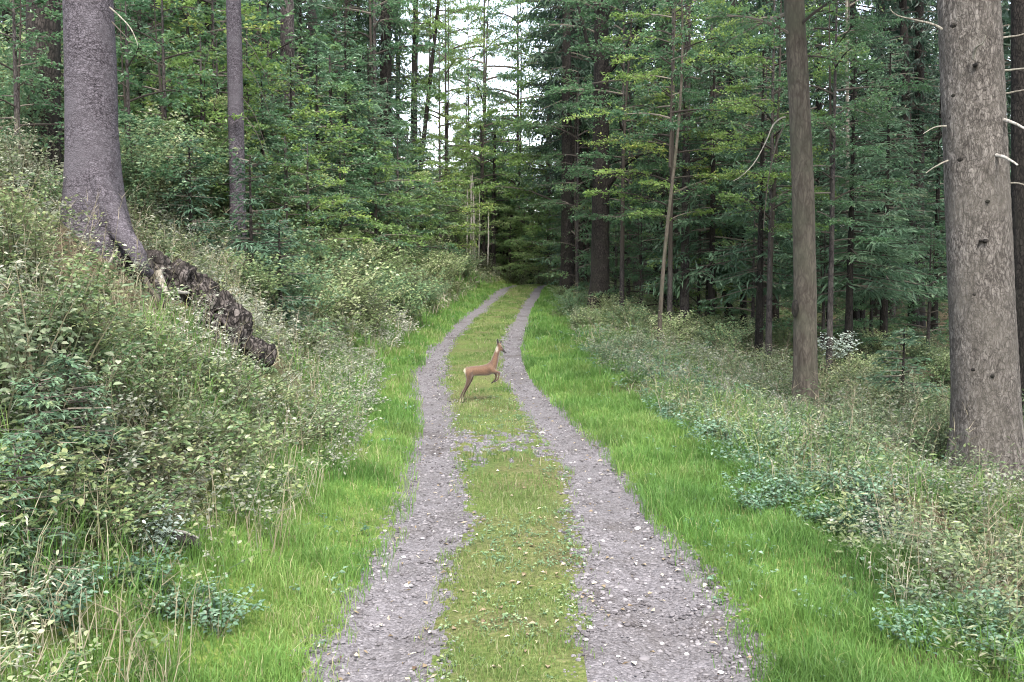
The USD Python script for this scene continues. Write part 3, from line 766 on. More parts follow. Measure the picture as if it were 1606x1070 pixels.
def young(kindname, px, D, H, spread=1.0, k=0, lift=0.0):
    refs, h0, nm, lab = {"s": (SP_MID, 8, "young_spruce", "young green spruce"), "p": (SP_SAP, 2.0, "spruce_sapling", "small bushy spruce sapling"), "y": (BE_LIGHT, 3.4, "young_beech", "pale young beech"), "b": (BE_YOUNG, 3.4, "young_beech", "leafy young beech"),
                         "l": (BE_SPARSE, 9, "beech_tree", "tall thin-leaved beech"), "t": (BE_TALL, 9, "beech_tree", "layered broad-leaved tree"), "S": (SP_TALL, 14, "spruce_tree", "tall dark spruce")}[kindname]
    p = base(px, D)
    s = H / h0
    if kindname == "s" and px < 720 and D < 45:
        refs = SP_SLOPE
    label = f"{lab} {where(px)}"
    t = alike(thing(nm, label, "tree" if kindname in "tSl" else "young tree", label), label, px)
    b = Buf()
    trunk_mesh(b, p, p + [0, 0, H * .97], (.006 if kindname in "tl" else .011) * H + .014, .012, .2, 7, 7, .05, int(px))
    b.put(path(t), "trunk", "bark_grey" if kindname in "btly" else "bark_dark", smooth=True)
    use(path(t), "crown", refs[k % len(refs)], p + [0, 0, lift], px * 77 % 360, (s * spread, s * spread, s * (1 - lift / H)))


for k, a in enumerate([
    # left slope
    ("b", 30, 12, 2.6), ("s", 15, 17, 6), ("b", 95, 14.5, 3.2), ("s", 110, 20, 8), ("b", 205, 14.5, 3.2), ("s", 225, 18, 5.5), ("b", 262, 16, 4.0), ("b", 300, 19, 5.0), ("s", 330, 22, 7.5), ("p", 300, 14.5, 1.6),
    ("b", 215, 19, 5.2), ("b", 240, 21, 6), ("b", 275, 22, 6.4), ("b", 320, 17, 3.4), ("b", 340, 20, 5), ("b", 392, 20, 4.2), ("b", 425, 24, 6), ("t", 250, 27, 9, .7), ("t", 310, 29, 11, .7), ("t", 400, 30, 12, .7),
    ("t", 190, 23, 8, .7), ("t", 470, 32, 12, .7), ("b", 450, 17.5, 2.8), ("b", 485, 19, 3.0), ("b", 535, 22, 3.4), ("b", 590, 26, 4.0), ("b", 625, 30, 4.4),
    ("s", 205, 26, 11), ("s", 280, 33, 13), ("s", 370, 31, 12), ("b", 345, 18, 3.6), ("s", 415, 18.5, 3.6), ("p", 395, 15, 2.0), ("b", 430, 21, 4.4), ("s", 460, 20, 4.2), ("s", 500, 22, 4.8), ("b", 520, 25, 5),
    ("s", 475, 27, 8.5), ("s", 545, 26, 6.4), ("p", 440, 14.2, 1.5, 1.1), ("s", 580, 29, 6.2), ("s", 610, 31, 5.5), ("b", 560, 27, 4.2), ("b", 640, 33, 4.6), ("s", 660, 36, 5.4), ("t", 530, 34, 12, .7), ("s", 565, 40, 14),
    ("b", 690, 38, 4.4), ("s", 700, 42, 4.8), ("b", 715, 44, 4.2), ("s", 420, 36, 15), ("t", 150, 22, 10, .8), ("b", 60, 17, 4.5), ("t", 20, 20, 9, .8),
    ("l", 585, 38, 17, .6), ("l", 545, 36, 15, .7),
    ("y", 395, 17.5, 2.0), ("y", 440, 19, 2.4), ("y", 470, 21.5, 2.6), ("y", 500, 23, 2.4), ("y", 530, 25, 2.8), ("y", 565, 28, 3.0), ("y", 595, 30, 3.0), ("y", 622, 33, 3.2), ("y", 650, 36, 3.2), ("y", 676, 39, 3.0), ("y", 700, 42, 2.6),
    ("y", 290, 17, 2.6), ("y", 325, 18.5, 2.6), ("y", 255, 17.5, 3.0), ("y", 545, 31, 4.6), ("y", 470, 26, 4.6),
    # beyond the end of the track
    ("y", 712, 46.5, 3.6), ("y", 728, 48, 4.4), ("y", 750, 50, 5.0), ("y", 778, 51, 4.4), ("y", 800, 49.5, 3.6), ("y", 822, 50.5, 4.6), ("y", 845, 48, 3.6), ("y", 862, 47, 4.4), ("y", 880, 45, 3.4), ("y", 835, 54, 8), ("y", 770, 56, 8), ("y", 735, 54, 7),
    ("b", 745, 52, 5.5), ("s", 725, 56, 6.5), ("t", 790, 53, 8.5, .8), ("b", 803, 57, 7), ("s", 830, 55, 9), ("b", 830, 56, 6), ("s", 872, 52, 9), ("l", 893, 40, 14, .7), ("b", 770, 55, 6),
    ("l", 812, 53, 20, .6), ("l", 735, 55, 15, .5), ("l", 862, 49, 18, .75), ("s", 752, 60, 7), ("s", 780, 62, 7.5), ("s", 805, 64, 8), ("b", 712, 50, 4.5), ("b", 738, 49, 4.0), ("b", 785, 55, 5),
    ("t", 770, 58, 9, .9), ("t", 745, 60, 9, .9), ("b", 850, 52, 5), ("b", 755, 53, 4), ("b", 795, 54, 4.5), ("b", 820, 53, 4), ("l", 690, 50, 13, .5), ("l", 760, 54, 20, .55), ("l", 884, 40, 15, .8), ("l", 590, 33, 14, .7), ("l", 700, 44, 13.5, .6), ("l", 625, 41, 15, .5),
    # right side
    ("t", 905, 33, 8, .75), ("s", 920, 38, 9), ("b", 965, 29, 3.2), ("t", 985, 30, 9, .75), ("b", 1005, 27, 3.4), ("s", 1030, 34, 10), ("t", 1060, 27, 8, .62), ("b", 1095, 25.5, 3.6), ("t", 1120, 29, 10, .75), ("s", 1165, 25, 7.2),
    ("b", 1180, 23, 3.4), ("s", 1215, 28, 10), ("t", 1195, 24, 7.2, .6), ("s", 1300, 24, 7.2), ("b", 1290, 21, 3.0), ("s", 1350, 27, 9), ("b", 1365, 23, 3.2), ("s", 1385, 25, 8), ("t", 1400, 34, 12, .75), ("s", 1465, 28, 8),
    ("b", 1455, 22, 3.0), ("s", 1330, 20, 7.0), ("p", 1415, 15, 1.35, 1.3), ("s", 1500, 34, 11), ("s", 1115, 24, 8.2, .9), ("s", 1190, 21, 7.2, .8), ("l", 1050, 23, 9, .8), ("l", 975, 26, 10, .8), ("s", 1385, 22, 7.2, .8), ("l", 1300, 18, 8, .7), ("l", 1205, 20, 9, .7), ("l", 1110, 26, 10, .8),
]):
    young(*a[:4], a[4] if len(a) > 4 else 1.0, k, lift=(1.7 if a[0] in "sl" and a[1] > 950 else 1.1 if a[0] in "stl" and 380 < a[1] < 720 and 18 < a[2] < 46 else 0.0))

# spruces deep in the forest
g = np.random.default_rng(11)
spots = []


def deep(px, D, H, crown0, label, group, k):
    p = base(px, D)
    if any(np.hypot(p[0] - q[0], p[1] - q[1]) < 2.0 for q in spots):
        return
    spots.append(p)
    t = thing("spruce_tree", label, "tree", group)
    b = Buf()
    trunk_mesh(b, p, p + [g.normal(0, .25), 0, H], g.uniform(.12, .24), .03, .3, 9, 9, .05, k)
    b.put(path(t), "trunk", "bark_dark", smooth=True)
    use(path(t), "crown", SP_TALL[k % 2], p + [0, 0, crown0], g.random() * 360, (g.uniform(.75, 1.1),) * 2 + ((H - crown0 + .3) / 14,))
    if D < 45:
        use(path(t), "dead_branches", TWIGS[k % 2], p, g.random() * 360, (1, 1, min(1, crown0 / 8)))


for k in range(80):
    deep(g.uniform(880, 1700), 32 * (75 / 32) ** g.random(), g.uniform(19, 25), g.uniform(3, 7), "tall dark spruce deep in the forest right of the track", "spruces deep in the right-hand forest", k)
for k, (x, y, H) in enumerate([(8.5, 3, 21), (11, 9, 23), (12.5, 14, 22), (9.5, -3, 22), (15, 5, 23), (16, 17, 22), (14, -2, 21), (19, 11, 23), (11.5, 20, 22), (15.5, 24, 23)]):   # the forest goes on beside the frame
    p = G(x, y)
    t = thing("spruce_tree", "tall spruce in the forest just beside the thick right-hand trunk", "tree", "spruces beside the thick right-hand trunk")
    b = Buf(); trunk_mesh(b, p, p + [0, 0, H], .2, .03, .3, 9, 9, .05, k); b.put(path(t), "trunk", "bark_dark", smooth=True)
    use(path(t), "crown", SP_TALL[k % 2], p + [0, 0, 6.5], g.random() * 360, (1.1, 1.1, (H - 6.2) / 14))
for k in range(46):
    deep(g.uniform(-120, 560), 38 * (70 / 38) ** g.random(), g.uniform(17, 23), g.uniform(1, 4), "tall dark spruce far up the wooded slope left of the track", "spruces far up the left-hand slope", k)

# far forest, one mass
fx, fy, fh = [], [], []
for k in range(300):
    px, D = g.uniform(-150, 1760), g.uniform(72, 105)
    lim = 22.0 if (px < 600 or px > 870) else 6.5 + 3 * g.random() + (px > 800) * 5
    fx.append((px - CX) / FPX * D); fy.append(D); fh.append(lim * g.uniform(.8, 1.05))
fx, fy, fh = map(np.array, (fx, fy, fh))
far = UsdGeom.PointInstancer.Define(stage, "/World/distant_forest")
pr = UsdGeom.Xform.Define(stage, "/World/distant_forest/spruce")
pr.GetPrim().GetReferences().AddInternalReference(SP_TALL[0])
far.CreatePrototypesRel().AddTarget(pr.GetPath())
far.CreateProtoIndicesAttr(Vt.IntArray(len(fx), 0))
far.CreatePositionsAttr(Vt.Vec3fArray.FromNumpy(G(fx, fy, -.3).astype(np.float32)))
far.CreateScalesAttr(Vt.Vec3fArray.FromNumpy(np.stack([fh * .065, fh * .065, fh / 14], -1).astype(np.float32)))
rot = g.random(len(fx)) * np.pi
far.CreateOrientationsAttr(Vt.QuathArray([Gf.Quath(float(math.cos(a)), 0, 0, float(math.sin(a))) for a in rot]))
tag(far.GetPrim(), "dark mass of far-off spruce forest closing the view", "forest", kind="stuff")

# ------------------------------------------------------------------ rotten stump and roots on the left bank
def lump(buf, chain, seed, amp=.25, res=.035):
    """A gnarled body round a chain of (px, py, radius, lift) on the bank."""
    parts, prev = [], None
    for px, py, r, lift in chain:
        c = hit(px, py) + np.array([0, -.02, lift])
        s = m3.Manifold.sphere(r, 18).translate(tuple(map(float, c)))
        if prev is not None:
            parts.append(m3.Manifold.batch_hull([prev, s]))
        prev = s
    body = m3.Manifold.batch_boolean(parts or [prev], m3.OpType.Add).refine_to_length(res)
    V, F, _ = meshkit.arrays(body)
    n = trimesh.Trimesh(V, F, process=False).vertex_normals
    V = V + n * ((fbm(V * np.array([8, 8, 5]), 3, seed) - .5) * amp + (np.abs(noise(V * np.array([24, 24, 6]), seed + 2) - .5)) * -.22 + .05)[:, None]
    buf.add(V, F, .5)


st = thing("rotten_stump", "dark rotten stump with jagged roots sliding down the left bank, lower of the two", "stump")
b = Buf(); lump(b, [(312, 488, .12, .16), (332, 508, .19, .10), (352, 522, .16, .24), (374, 552, .21, .14), (402, 574, .15, .10)], 3, .3, .026); b.put(path(st), "stump", "rotten_wood", smooth=True)
for pts, r in [([(350, 500), (385, 545), (420, 574)], .035), ([(322, 520), (318, 540), (322, 556)], .04), ([(345, 540), (350, 565), (357, 580)], .04), ([(372, 560), (380, 580), (384, 592)], .045), ([(395, 560), (405, 582), (408, 594)], .05), ([(330, 480), (350, 490), (372, 512)], .05)]:
    q = [hit(x, y) + np.array([0, -.17, .24 - .09 * i]) for i, (x, y) in enumerate(pts)]
    limb(st, "root", "rotten_wood", q, r, r * .4, 7)
g = np.random.default_rng(91)
for k in range(16):
    u = g.random(); x0, y0 = 318 + 78 * u + g.uniform(-8, 8), 486 + 78 * u + g.uniform(-6, 14)
    q0 = hit(x0, y0) + np.array([g.uniform(-.05, .05), -.2, g.uniform(.10, .26)]); dv = np.array([g.uniform(-.02, .26), g.uniform(-.18, .02), g.uniform(-.30, .02)])
    limb(st, "root", ["rotten_wood", "bark_dark", "rotten_wood", "bark_grey"][k % 4], [q0, q0 + dv * .5 + [0, 0, .03], q0 + dv], g.uniform(.018, .05), .008, 6)
st = thing("rotten_log", "mossy decayed log with bare pale roots below the thick left trunk", "log")
b = Buf(); lump(b, [(205, 425, .12, .05), (235, 440, .17, .14), (268, 456, .19, .10), (285, 462, .14, .22), (305, 472, .16, .10), (335, 478, .09, .07)], 6, .3, .026); b.put(path(st), "stump", "rotten_wood", smooth=True)
for pts, r, look in [([(215, 435), (250, 462), (262, 492)], .05, "rotten_wood"), ([(258, 458), (268, 475), (276, 486)], .045, "bark_pale"), ([(285, 488), (305, 484), (320, 476)], .022, "dead_wood"), ([(235, 438), (247, 444), (252, 452)], .03, "bark_pale"),
                     ([(195, 432), (200, 445), (215, 452)], .03, "rotten_wood"), ([(310, 465), (335, 478), (352, 488)], .04, "rotten_wood"), ([(240, 470), (262, 500), (300, 510)], .03, "twig"), ([(195, 428), (186, 440), (180, 446)], .02, "bark_pale")]:
    q = [hit(x, y) + np.array([0, -.2, .22 - .04 * i]) for i, (x, y) in enumerate(pts)]
    limb(st, "root", look, q, r, r * .5, 7)
for k in range(12):
    u = g.random(); x0, y0 = 205 + 130 * u + g.uniform(-8, 8), 424 + 54 * u + g.uniform(-4, 16)
    q0 = hit(x0, y0) + np.array([g.uniform(-.05, .05), -.2, g.uniform(.10, .24)]); dv = np.array([g.uniform(-.2, .3), g.uniform(-.2, .0), g.uniform(-.3, .04)])
    limb(st, "root", ["rotten_wood", "bark_dark", "bark_grey"][k % 3], [q0, q0 + dv * .5 + [0, 0, .04], q0 + dv], g.uniform(.015, .04), .007, 6)
st = thing("broken_log", "short broken piece of pale wood lying at the foot of the left bank", "log")
b = Buf(); q0, q1 = hit(268, 862) + [0, 0, .07], hit(312, 872) + [0, 0, .06]
tube(b, [q0, (q0 + q1) / 2 + [0, 0, .02], q1], [.05, .045, .03], 8); b.put(path(st), "log", "bark_grey", smooth=True)
limb(st, "splinter", "dead_wood", [q0 + [0, 0, .04], (q0 + q1) / 2 + [0, -.03, .07], q1 + [0, 0, .05]], .012, .006, 5)

STUMP = np.array([hit(x, y) for x, y in [(205, 428), (235, 442), (270, 458), (300, 475), (330, 492), (345, 520), (372, 552), (400, 574)]])


def open_spot(x, y):
    """False where the stump and log lie bare, and just below them on the slope."""
    ok = np.ones(np.shape(x), bool)
    for q in STUMP:
        ok &= ((x - q[0] - .10) / .34) ** 2 + ((y - q[1] + .16) / .42) ** 2 > 1
    return ok


# ------------------------------------------------------------------ bushes and clumps, each one a thing
def spot_bush(kinds, nm, adj, cat, pts, smin, smax, place, seed):
    g = np.random.default_rng(seed)
    for n, (px, py) in enumerate(pts):
        p = hit(px, py)
        if not open_spot(np.array([p[0] - .1, p[0] + .25, p[0]]), np.array([p[1], p[1], p[1] + .3])).all():
            continue
        s = g.uniform(smin, smax)
        lab = f"{adj} {place(px, py)}"
        alike(plant(nm, kinds[n % len(kinds)], lab, cat, p, g.random() * 360, (s, s, s * g.uniform(.8, 1.1)), lab), lab, px)


def left_place(px, py):
    if py > 900:
        return "at the bottom left corner"
    if py > 720:
        return "at the foot of the left bank" if px > 250 else "low on the left bank"
    if py > 560:
        return "below the rotten stump" if px > 250 else "in the middle of the left bank"
    if py > 400:
        return "beside the rotten log" if px < 420 else "on the left bank just beyond the stump" if px < 530 else "on the left bank near the far grass verge"
    return "at the top of the left bank" if px < 330 else "on the far left slope"


def right_place(px, py):
    if py > 860:
        return "in the lower right corner"
    if py > 700:
        return "in front of the thick right-hand trunk"
    if py > 560:
        return "between brown beech and thick right-hand trunk" if px > 1262 else "along the right verge"
    return "on the far right verge" if px < 1100 else "at the right forest edge"


g = np.random.default_rng(21)
pts = [(x + g.uniform(-20, 20), y + g.uniform(-16, 16)) for x, y in [(40, 420), (120, 480), (30, 520), (95, 560), (170, 540), (225, 580), (300, 620), (40, 620), (120, 640), (200, 660), (280, 690), (350, 660), (60, 720), (140, 740), (220, 760), (330, 740), (420, 700), (470, 690), (30, 820), (120, 830), (200, 840), (400, 640), (460, 640), (60, 330), (20, 380), (250, 380), (300, 400), (340, 430), (440, 560), (500, 560), (470, 500), (430, 470), (520, 510), (560, 520), (600, 500), (560, 470), (500, 450), (620, 480), (650, 480), (640, 440), (680, 450), (600, 440), (560, 420), (700, 440), (520, 400), (470, 420)]]
spot_bush(BRAMBLE, "bramble_bush", "tangled bramble bush", "bush", pts, .75, 1.2, left_place, 22)
pts = [(470, 440), (510, 430), (550, 450), (590, 470), (450, 400), (480, 360), (540, 370), (600, 420), (640, 470), (610, 490), (680, 430), (570, 500), (35, 300), (15, 450), (250, 330), (215, 300), (330, 350), (420, 400), (560, 390), (620, 400), (660, 410), (590, 360), (520, 350), (640, 370), (690, 400), (710, 420), (480, 390), (45, 700), (110, 600)]
spot_bush([SHRUB[1], SHRUB[0], SHRUB[1]], "leafy_shrub", "upright leafy shrub", "bush", pts, .9, 1.4, left_place, 23)
pts = [(70, 790, .8), (30, 880, .7), (110, 760, .9)]
for n, (px, py, s) in enumerate(pts):
    plant("spruce_sapling", SP_SAP[n % 2], ["dark spruce sapling in the left bank's brambles, middle of three", "dark spruce sapling nearest the bottom left corner", "dark spruce sapling in the left bank's brambles, rightmost of three"][n], "young tree", hit(px, py), 40 * n, (s * .55, s * .55, s * .45))
pts = [(880, 500), (905, 520), (930, 520), (960, 540), (900, 480), (1000, 560), (1040, 575), (1080, 590), (1120, 600), (1010, 530), (1060, 540), (1110, 555), (1160, 570), (1200, 590), (1150, 620), (1230, 640), (1310, 600), (1360, 610), (1400, 590), (1440, 620), (1340, 650), (1420, 660), (1470, 640), (1300, 680), (1200, 530), (1130, 520), (1460, 570), (1380, 560)]
spot_bush([BRAMBLE[0], SHRUB[1], BRAMBLE[2], NETTLE[1]], "bramble_bush", "loose weedy bush", "bush", pts, .65, 1.0, right_place, 24)
pts = [(880, 450), (1180, 520), (1110, 500), (1150, 510), (1400, 540), (1450, 560), (1490, 590), (1340, 540), (1230, 560), (1060, 520), (975, 500)]
spot_bush(SHRUB, "leafy_shrub", "upright leafy shrub", "bush", pts, .7, 1.05, right_place, 25)
pts = [(1180, 770), (1200, 800), (1240, 790), (1270, 820), (1310, 830), (1350, 840), (1380, 820), (1290, 780), (1340, 790), (1250, 750), (1180, 740), (1090, 660), (1130, 690), (1170, 700), (1400, 850), (1060, 650), (1440, 1010), (1520, 1010), (1560, 990), (1590, 1030), (960, 570), (985, 590), (930, 560), (1470, 960)]
spot_bush(NETTLE, "nettle_clump", "blue-green nettle clump", "plant", pts, .5, .85, right_place, 26)
pts = [(210, 920), (245, 850), (110, 930), (60, 960), (330, 980), (240, 960)]
spot_bush(NETTLE, "nettle_clump", "blue-green weed clump", "plant", pts, .45, .75, left_place, 27)
pts = [(430, 415), (455, 450), (480, 420), (505, 445), (470, 475), (520, 475), (545, 440), (560, 465), (535, 500), (580, 440), (590, 490), (610, 460), (560, 420), (625, 500), (640, 460), (600, 425), (660, 480), (650, 440), (680, 455), (632, 425), (700, 440), (690, 425), (720, 438), (665, 415), (520, 410), (490, 395), (585, 400), (620, 400), (455, 500), (500, 520), (565, 520), (410, 440), (400, 480)]
spot_bush(BANK, "bank_bush", "rounded pale green bush", "bush", pts, .95, 1.4, lambda x, y: "just beyond the stump on the left bank" if x < 500 else "on the left bank before the young spruces" if x < 600 else "close to the far left verge", 29)
for px, D, s_ in [(200, 13.5, .7), (232, 15, .8), (270, 15.5, .75), (310, 16.5, .8), (345, 17.5, .8), (215, 18, 1.1), (255, 19, 1.1), (295, 20.5, 1.2), (335, 21.5, 1.2), (400, 18, .8), (425, 19.5, .9), (455, 21, .9), (395, 22.5, 1.2), (440, 25, 1.2), (490, 24, 1.0), (520, 26.5, 1.0), (480, 28, 1.3), (550, 29, 1.0), (580, 32, 1.1), (535, 32, 1.3), (610, 34, 1.1), (640, 37, 1.1), (600, 38, 1.4), (668, 40, 1.1), (695, 42, 1.0), (40, 15, .9), (90, 16, .9), (20, 13, .7), (655, 44, 1.4), (715, 45, 1.1), (560, 36, 1.4)]:
    lab = "tall leafy bush " + where(px)
    alike(plant("slope_bush", SLOPE[int(px) % 3], lab, "bush", base(px, D), px * 31 % 360, (s_, s_, s_ * (.85 + .3 * (px % 7) / 7)), lab), lab, px)
pts = [(885, 470), (900, 495), (930, 520), (955, 500), (985, 525), (1060, 545), (1100, 530), (1130, 560), (1180, 545), (1390, 570), (1440, 570), (1340, 600), (1480, 600)]
spot_bush(BANK, "bank_bush", "rounded pale green bush", "bush", pts, .6, .95, right_place, 30)
g = np.random.default_rng(28)
for px, D, s_, kd in [(758, 45.5, 1.2, 1), (775, 46.5, 1.0, 1), (800, 47, 1.0, 0), (822, 47, 1.1, 1), (848, 46, 1.1, 1), (866, 45, 1.2, 1), (885, 43, 1.3, 1), (742, 44, 1.3, 1), (725, 43, 1.2, 0), (905, 40, 1.3, 1), (870, 40, 1.0, 0), (893, 36, 1.1, 1)]:
    alike(plant("leafy_shrub", SHRUB[kd], "pale weedy shrub at the crest of the track", "bush", base(px, D), g.random() * 360, (s_ * 1.3, s_ * 1.3, s_), "weedy shrubs at the crest of the track"), "pale weedy shrub at the crest of the track", px)
plant("pale_shrub", PALE, "shrub with whitish silvery leaves between the brown beech and the forest behind", "bush", hit(1312, 590) + [0, 0, .35], 0, (1.0, 1.0, 1.0))
plant("pale_shrub", PALE, "small whitish leafy clump at the foot of the left bank", "bush", hit(235, 870), 50, (.5, .5, .6))

# ------------------------------------------------------------------ ground cover
FOOT = np.array([h0[0], 9.5])


def low_spot(x, y):
    """Thin growth on the litter in front of the thick right-hand trunk."""
    return ((x - FOOT[0] + .4) / 1.1) ** 2 + ((y - FOOT[1] + .55) / 1.25) ** 2 < 1


def sprinkle(n, t0, t1, d0=2.6, d1=46.0, seed=0, power=None, keep=None):
    g = np.random.default_rng(seed)
    D = d0 * (d1 / d0) ** g.random(n)
    tt = t0 + (t1 - t0) * g.random(n)
    x = tt + road_x(D)
    p = G(x, D)
    u, _ = pix(p)
    ok = (u > -140) & (u < 1750) & open_spot(x, D)
    ok &= ~low_spot(x, D) | (g.random(n) < .3)
    if keep is not None:
        ok &= keep(x, D, tt)
    return p[ok], D[ok], tt[ok]


def patchy(x, y, scale, seed, lo, hi):
    f = fbm(np.stack([x * scale, y * scale, 0 * x], -1), 3, seed)
    return np.clip((f - lo) / (hi - lo), 0, 1)


G2 = np.random.default_rng(99)


def grass(name, label, n, t0, t1, h, look, seed, wide=.0032, keep=None, d1=44.0, lean=(.25, .8), bias=0.0):
    p, D, tt = sprinkle(n, t0, t1, 4.0 if t0 > -1 else 2.4, d1, seed, keep=keep)
    b = Buf()
    tone = patchy(p[:, 0], p[:, 1], 1.3, seed, .25, .75)
    hh = G2.uniform(h[0], h[1], len(p)) * (np.clip(.3 + D / 7, .5, 1) if h[1] > .25 else 1.0) * (.5 + .9 * patchy(p[:, 0], p[:, 1], 2.6, seed + 5, .3, .7) + .5 * patchy(p[:, 0], p[:, 1], 7, seed + 6, .62, .75))
    blades(b, p - [0, 0, .01], G2.random(len(p)) * 6.283, hh, G2.uniform(*lean, len(p)), wide * np.maximum(1, D / 7.0), np.where(G2.random(len(p)) < .045, .98, np.clip(.55 * tone + .42 * G2.random(len(p)) ** 1.6 + bias, 0, 1)))
    return tag(b.put("/World", name, look), label, "grass", kind="stuff")


def thin_rut(x, D, tt):
    """Grass stops raggedly at the gravel, with sparse blades inside its edge."""
    u = G2.random(len(x))
    return ~in_rut(x, D, .02, False) | (~in_rut(x, D, -.07, False) & (u < .45)) | (~in_rut(x, D, -.16, False) & (u < .12)) | (u < .01)



grass("grass", "bright green grass of the left verge between gravel and bank", 95000, -2.1, -.86, (.05, .15), "grass_green", 31, keep=thin_rut)
grass("grass", "bright green grass of the right verge between gravel and weeds", 120000, .95, 2.6, (.05, .17), "grass_green", 32, keep=thin_rut)
grass("grass", "short yellowish grass strip between the two wheel ruts", 60000, -.62, .60, (.025, .075), "grass_middle", 33,
      keep=lambda x, D, tt: thin_rut(x, D, tt) & (G2.random(len(x)) < (.10 + .85 * patchy(x, D, 1.9, 77, .36, .62)) * (1 - .85 * np.clip(1.3 - np.abs((D - 10.4) / 1.7), 0, 1))))
grass("tall_grass", "longer green grass mixed into the foot of the left bank", 22000, -3.4, -1.6, (.15, .38), "grass_green", 34, .004, keep=lambda x, D, tt: G2.random(len(x)) < 1.1 * patchy(x, D, .8, 12, .4, .6))
grass("tall_grass", "longer green grass mixed into the weeds right of the track", 16000, 2.2, 4.2, (.14, .36), "grass_green", 35, .004, keep=lambda x, D, tt: G2.random(len(x)) < 1.1 * patchy(x, D, .8, 13, .4, .6))
grass("dry_grass", "bleached dry grass tufts all over the left bank", 22000, -6.5, -1.6, (.15, .45), "dry_grass", 36, .0034, keep=lambda x, D, tt: G2.random(len(x)) < 1.2 * patchy(x, D, .9, 14, .42, .62))
grass("dry_grass", "bleached dry grass tufts among the weeds right of the track", 11000, 2.1, 7.0, (.10, .34), "dry_grass", 37, .0032, keep=lambda x, D, tt: G2.random(len(x)) < 1.2 * patchy(x, D, .9, 15, .4, .62))


def cover(name, label, n, t0, t1, look, seed, h, leaf, nl, d1=46, keep=None, near=12.0, reach=.25, slim=.64):
    """Leafy ground cover: arching stems with leaves."""
    p, D, tt = sprinkle(n, t0, t1, 4.0 if t0 > -1 else 2.4, d1, seed, keep=keep)
    g = np.random.default_rng(seed + 1)
    N = len(p)
    big = np.maximum(1.0, (D / 11.0) ** .7)
    hh = g.uniform(h[0], h[1], N) * (.6 + .8 * patchy(p[:, 0], p[:, 1], 1.1, seed, .3, .7))
    az = g.random(N) * 6.283
    small = np.clip((D - 2.5) / 4, 0, 1)                             # low young growth nearest the camera
    hh = hh * (.5 + .5 * small)
    o = np.stack([np.cos(az), np.sin(az), 0 * az], -1) * (reach * g.uniform(.3, 1.3, N))[:, None]
    s = g.uniform(.2, 1.0, (N, nl))
    c = p[:, None] + o[:, None] * (s ** 1.4)[..., None]
    c[..., 2] += hh[:, None] * (1.7 * s - .7 * s ** 2)
    la = g.random((N, nl)) * 6.283
    d = np.stack([np.cos(la), np.sin(la), g.normal(.05, .3, (N, nl))], -1)
    nn = np.array([0, 0, 1.]) + g.normal(0, .42, c.shape)
    L = leaf * g.uniform(.6, 1.3, (N, nl)) * (big * (.68 + .32 * small))[:, None]
    c = c + d * (L * g.uniform(.1, .9, (N, nl)))[..., None]
    tone = (.55 * patchy(p[:, 0], p[:, 1], .9, seed + 3, .25, .75) + .1)[:, None]
    rv = np.clip(tone + g.normal(.12, .15, (N, nl)) + .12 * s, 0, 1)
    b = Buf()
    nr = np.repeat(D < near, nl)
    a = [x.reshape(-1, 3) for x in (c, d, nn)]
    for m, hx in ((nr, True), (~nr, False)):
        if m.any():
            leaves(b, a[0][m], a[1][m], a[2][m], L.ravel()[m], L.ravel()[m] * slim, rv.ravel()[m], hx)
    st = Buf()
    for s0, s1 in ((0, .5), (.5, 1.0)):
        A, B = (p + o * q ** 1.4 + np.array([0, 0, 1.]) * (hh * (1.7 * q - .7 * q * q))[:, None] for q in (s0, s1))
        thin(b, A, B, .0035 * big, .12)
    return tag(b.put("/World", name, look), label, "undergrowth", kind="stuff")


cover("undergrowth", "low bramble and weed cover of the left bank", 9500, -7.5, -1.75, "bramble", 51, (.10, .36), .040, 11, keep=lambda x, D, tt: G2.random(len(x)) < .25 + .9 * patchy(x, D, .7, 17, .35, .6))
cover("undergrowth", "dark leafy cover under the brambles of the left bank", 4600, -9.5, -1.8, "bramble_dark", 52, (.06, .24), .042, 9)
cover("undergrowth", "greyish weeds with pale leaf tips on the left bank", 4200, -6.5, -1.65, "weed", 53, (.18, .5), .058, 13, slim=.24, keep=lambda x, D, tt: G2.random(len(x)) < 1.1 * patchy(x, D, .7, 18, .42, .62))
cover("undergrowth", "silvery grey withered weeds above the left verge", 3600, -3.3, -1.5, "grey_weed", 65, (.15, .45), .034, 13, d1=22, keep=lambda x, D, tt: (D > 5.5) & (G2.random(len(x)) < 1.1 * patchy(x, D, .8, 24, .36, .56)))
cover("undergrowth", "silvery grey withered weeds below the thick left trunk", 2200, -5.6, -3.3, "grey_weed", 66, (.15, .42), .034, 13, d1=15, keep=lambda x, D, tt: (D > 6) & (G2.random(len(x)) < 1.1 * patchy(x, D, .9, 28, .42, .6)))
cover("undergrowth", "silvery grey withered weeds right of the track", 2600, 2.3, 5.5, "grey_weed", 67, (.1, .36), .032, 12, d1=22, keep=lambda x, D, tt: G2.random(len(x)) < 1.1 * patchy(x, D, .9, 30, .42, .6))
pts = [(1225, 600), (1240, 640), (1300, 640), (1330, 620), (1210, 620), (1370, 650), (1410, 640), (1450, 660), (1480, 700), (1350, 690), (1290, 700), (1430, 700), (1180, 640), (1500, 660), (1470, 730)]
spot_bush([SHRUB[1], BRAMBLE[1], SHRUB[0]], "leafy_shrub", "tall loose weedy shrub", "bush", pts, .55, .85, right_place, 31)
cover("undergrowth", "greyish weeds and seedlings between right verge and forest", 5000, 2.15, 7.5, "weed", 54, (.08, .36), .034, 10)
cover("undergrowth", "narrow-leaved green weeds between right verge and forest", 4200, 2.15, 8, "bramble", 64, (.12, .46), .058, 13, slim=.26)
cover("undergrowth", "dark leafy cover along the right forest edge", 4600, 2.4, 12, "bramble_dark", 55, (.08, .36), .044, 10)
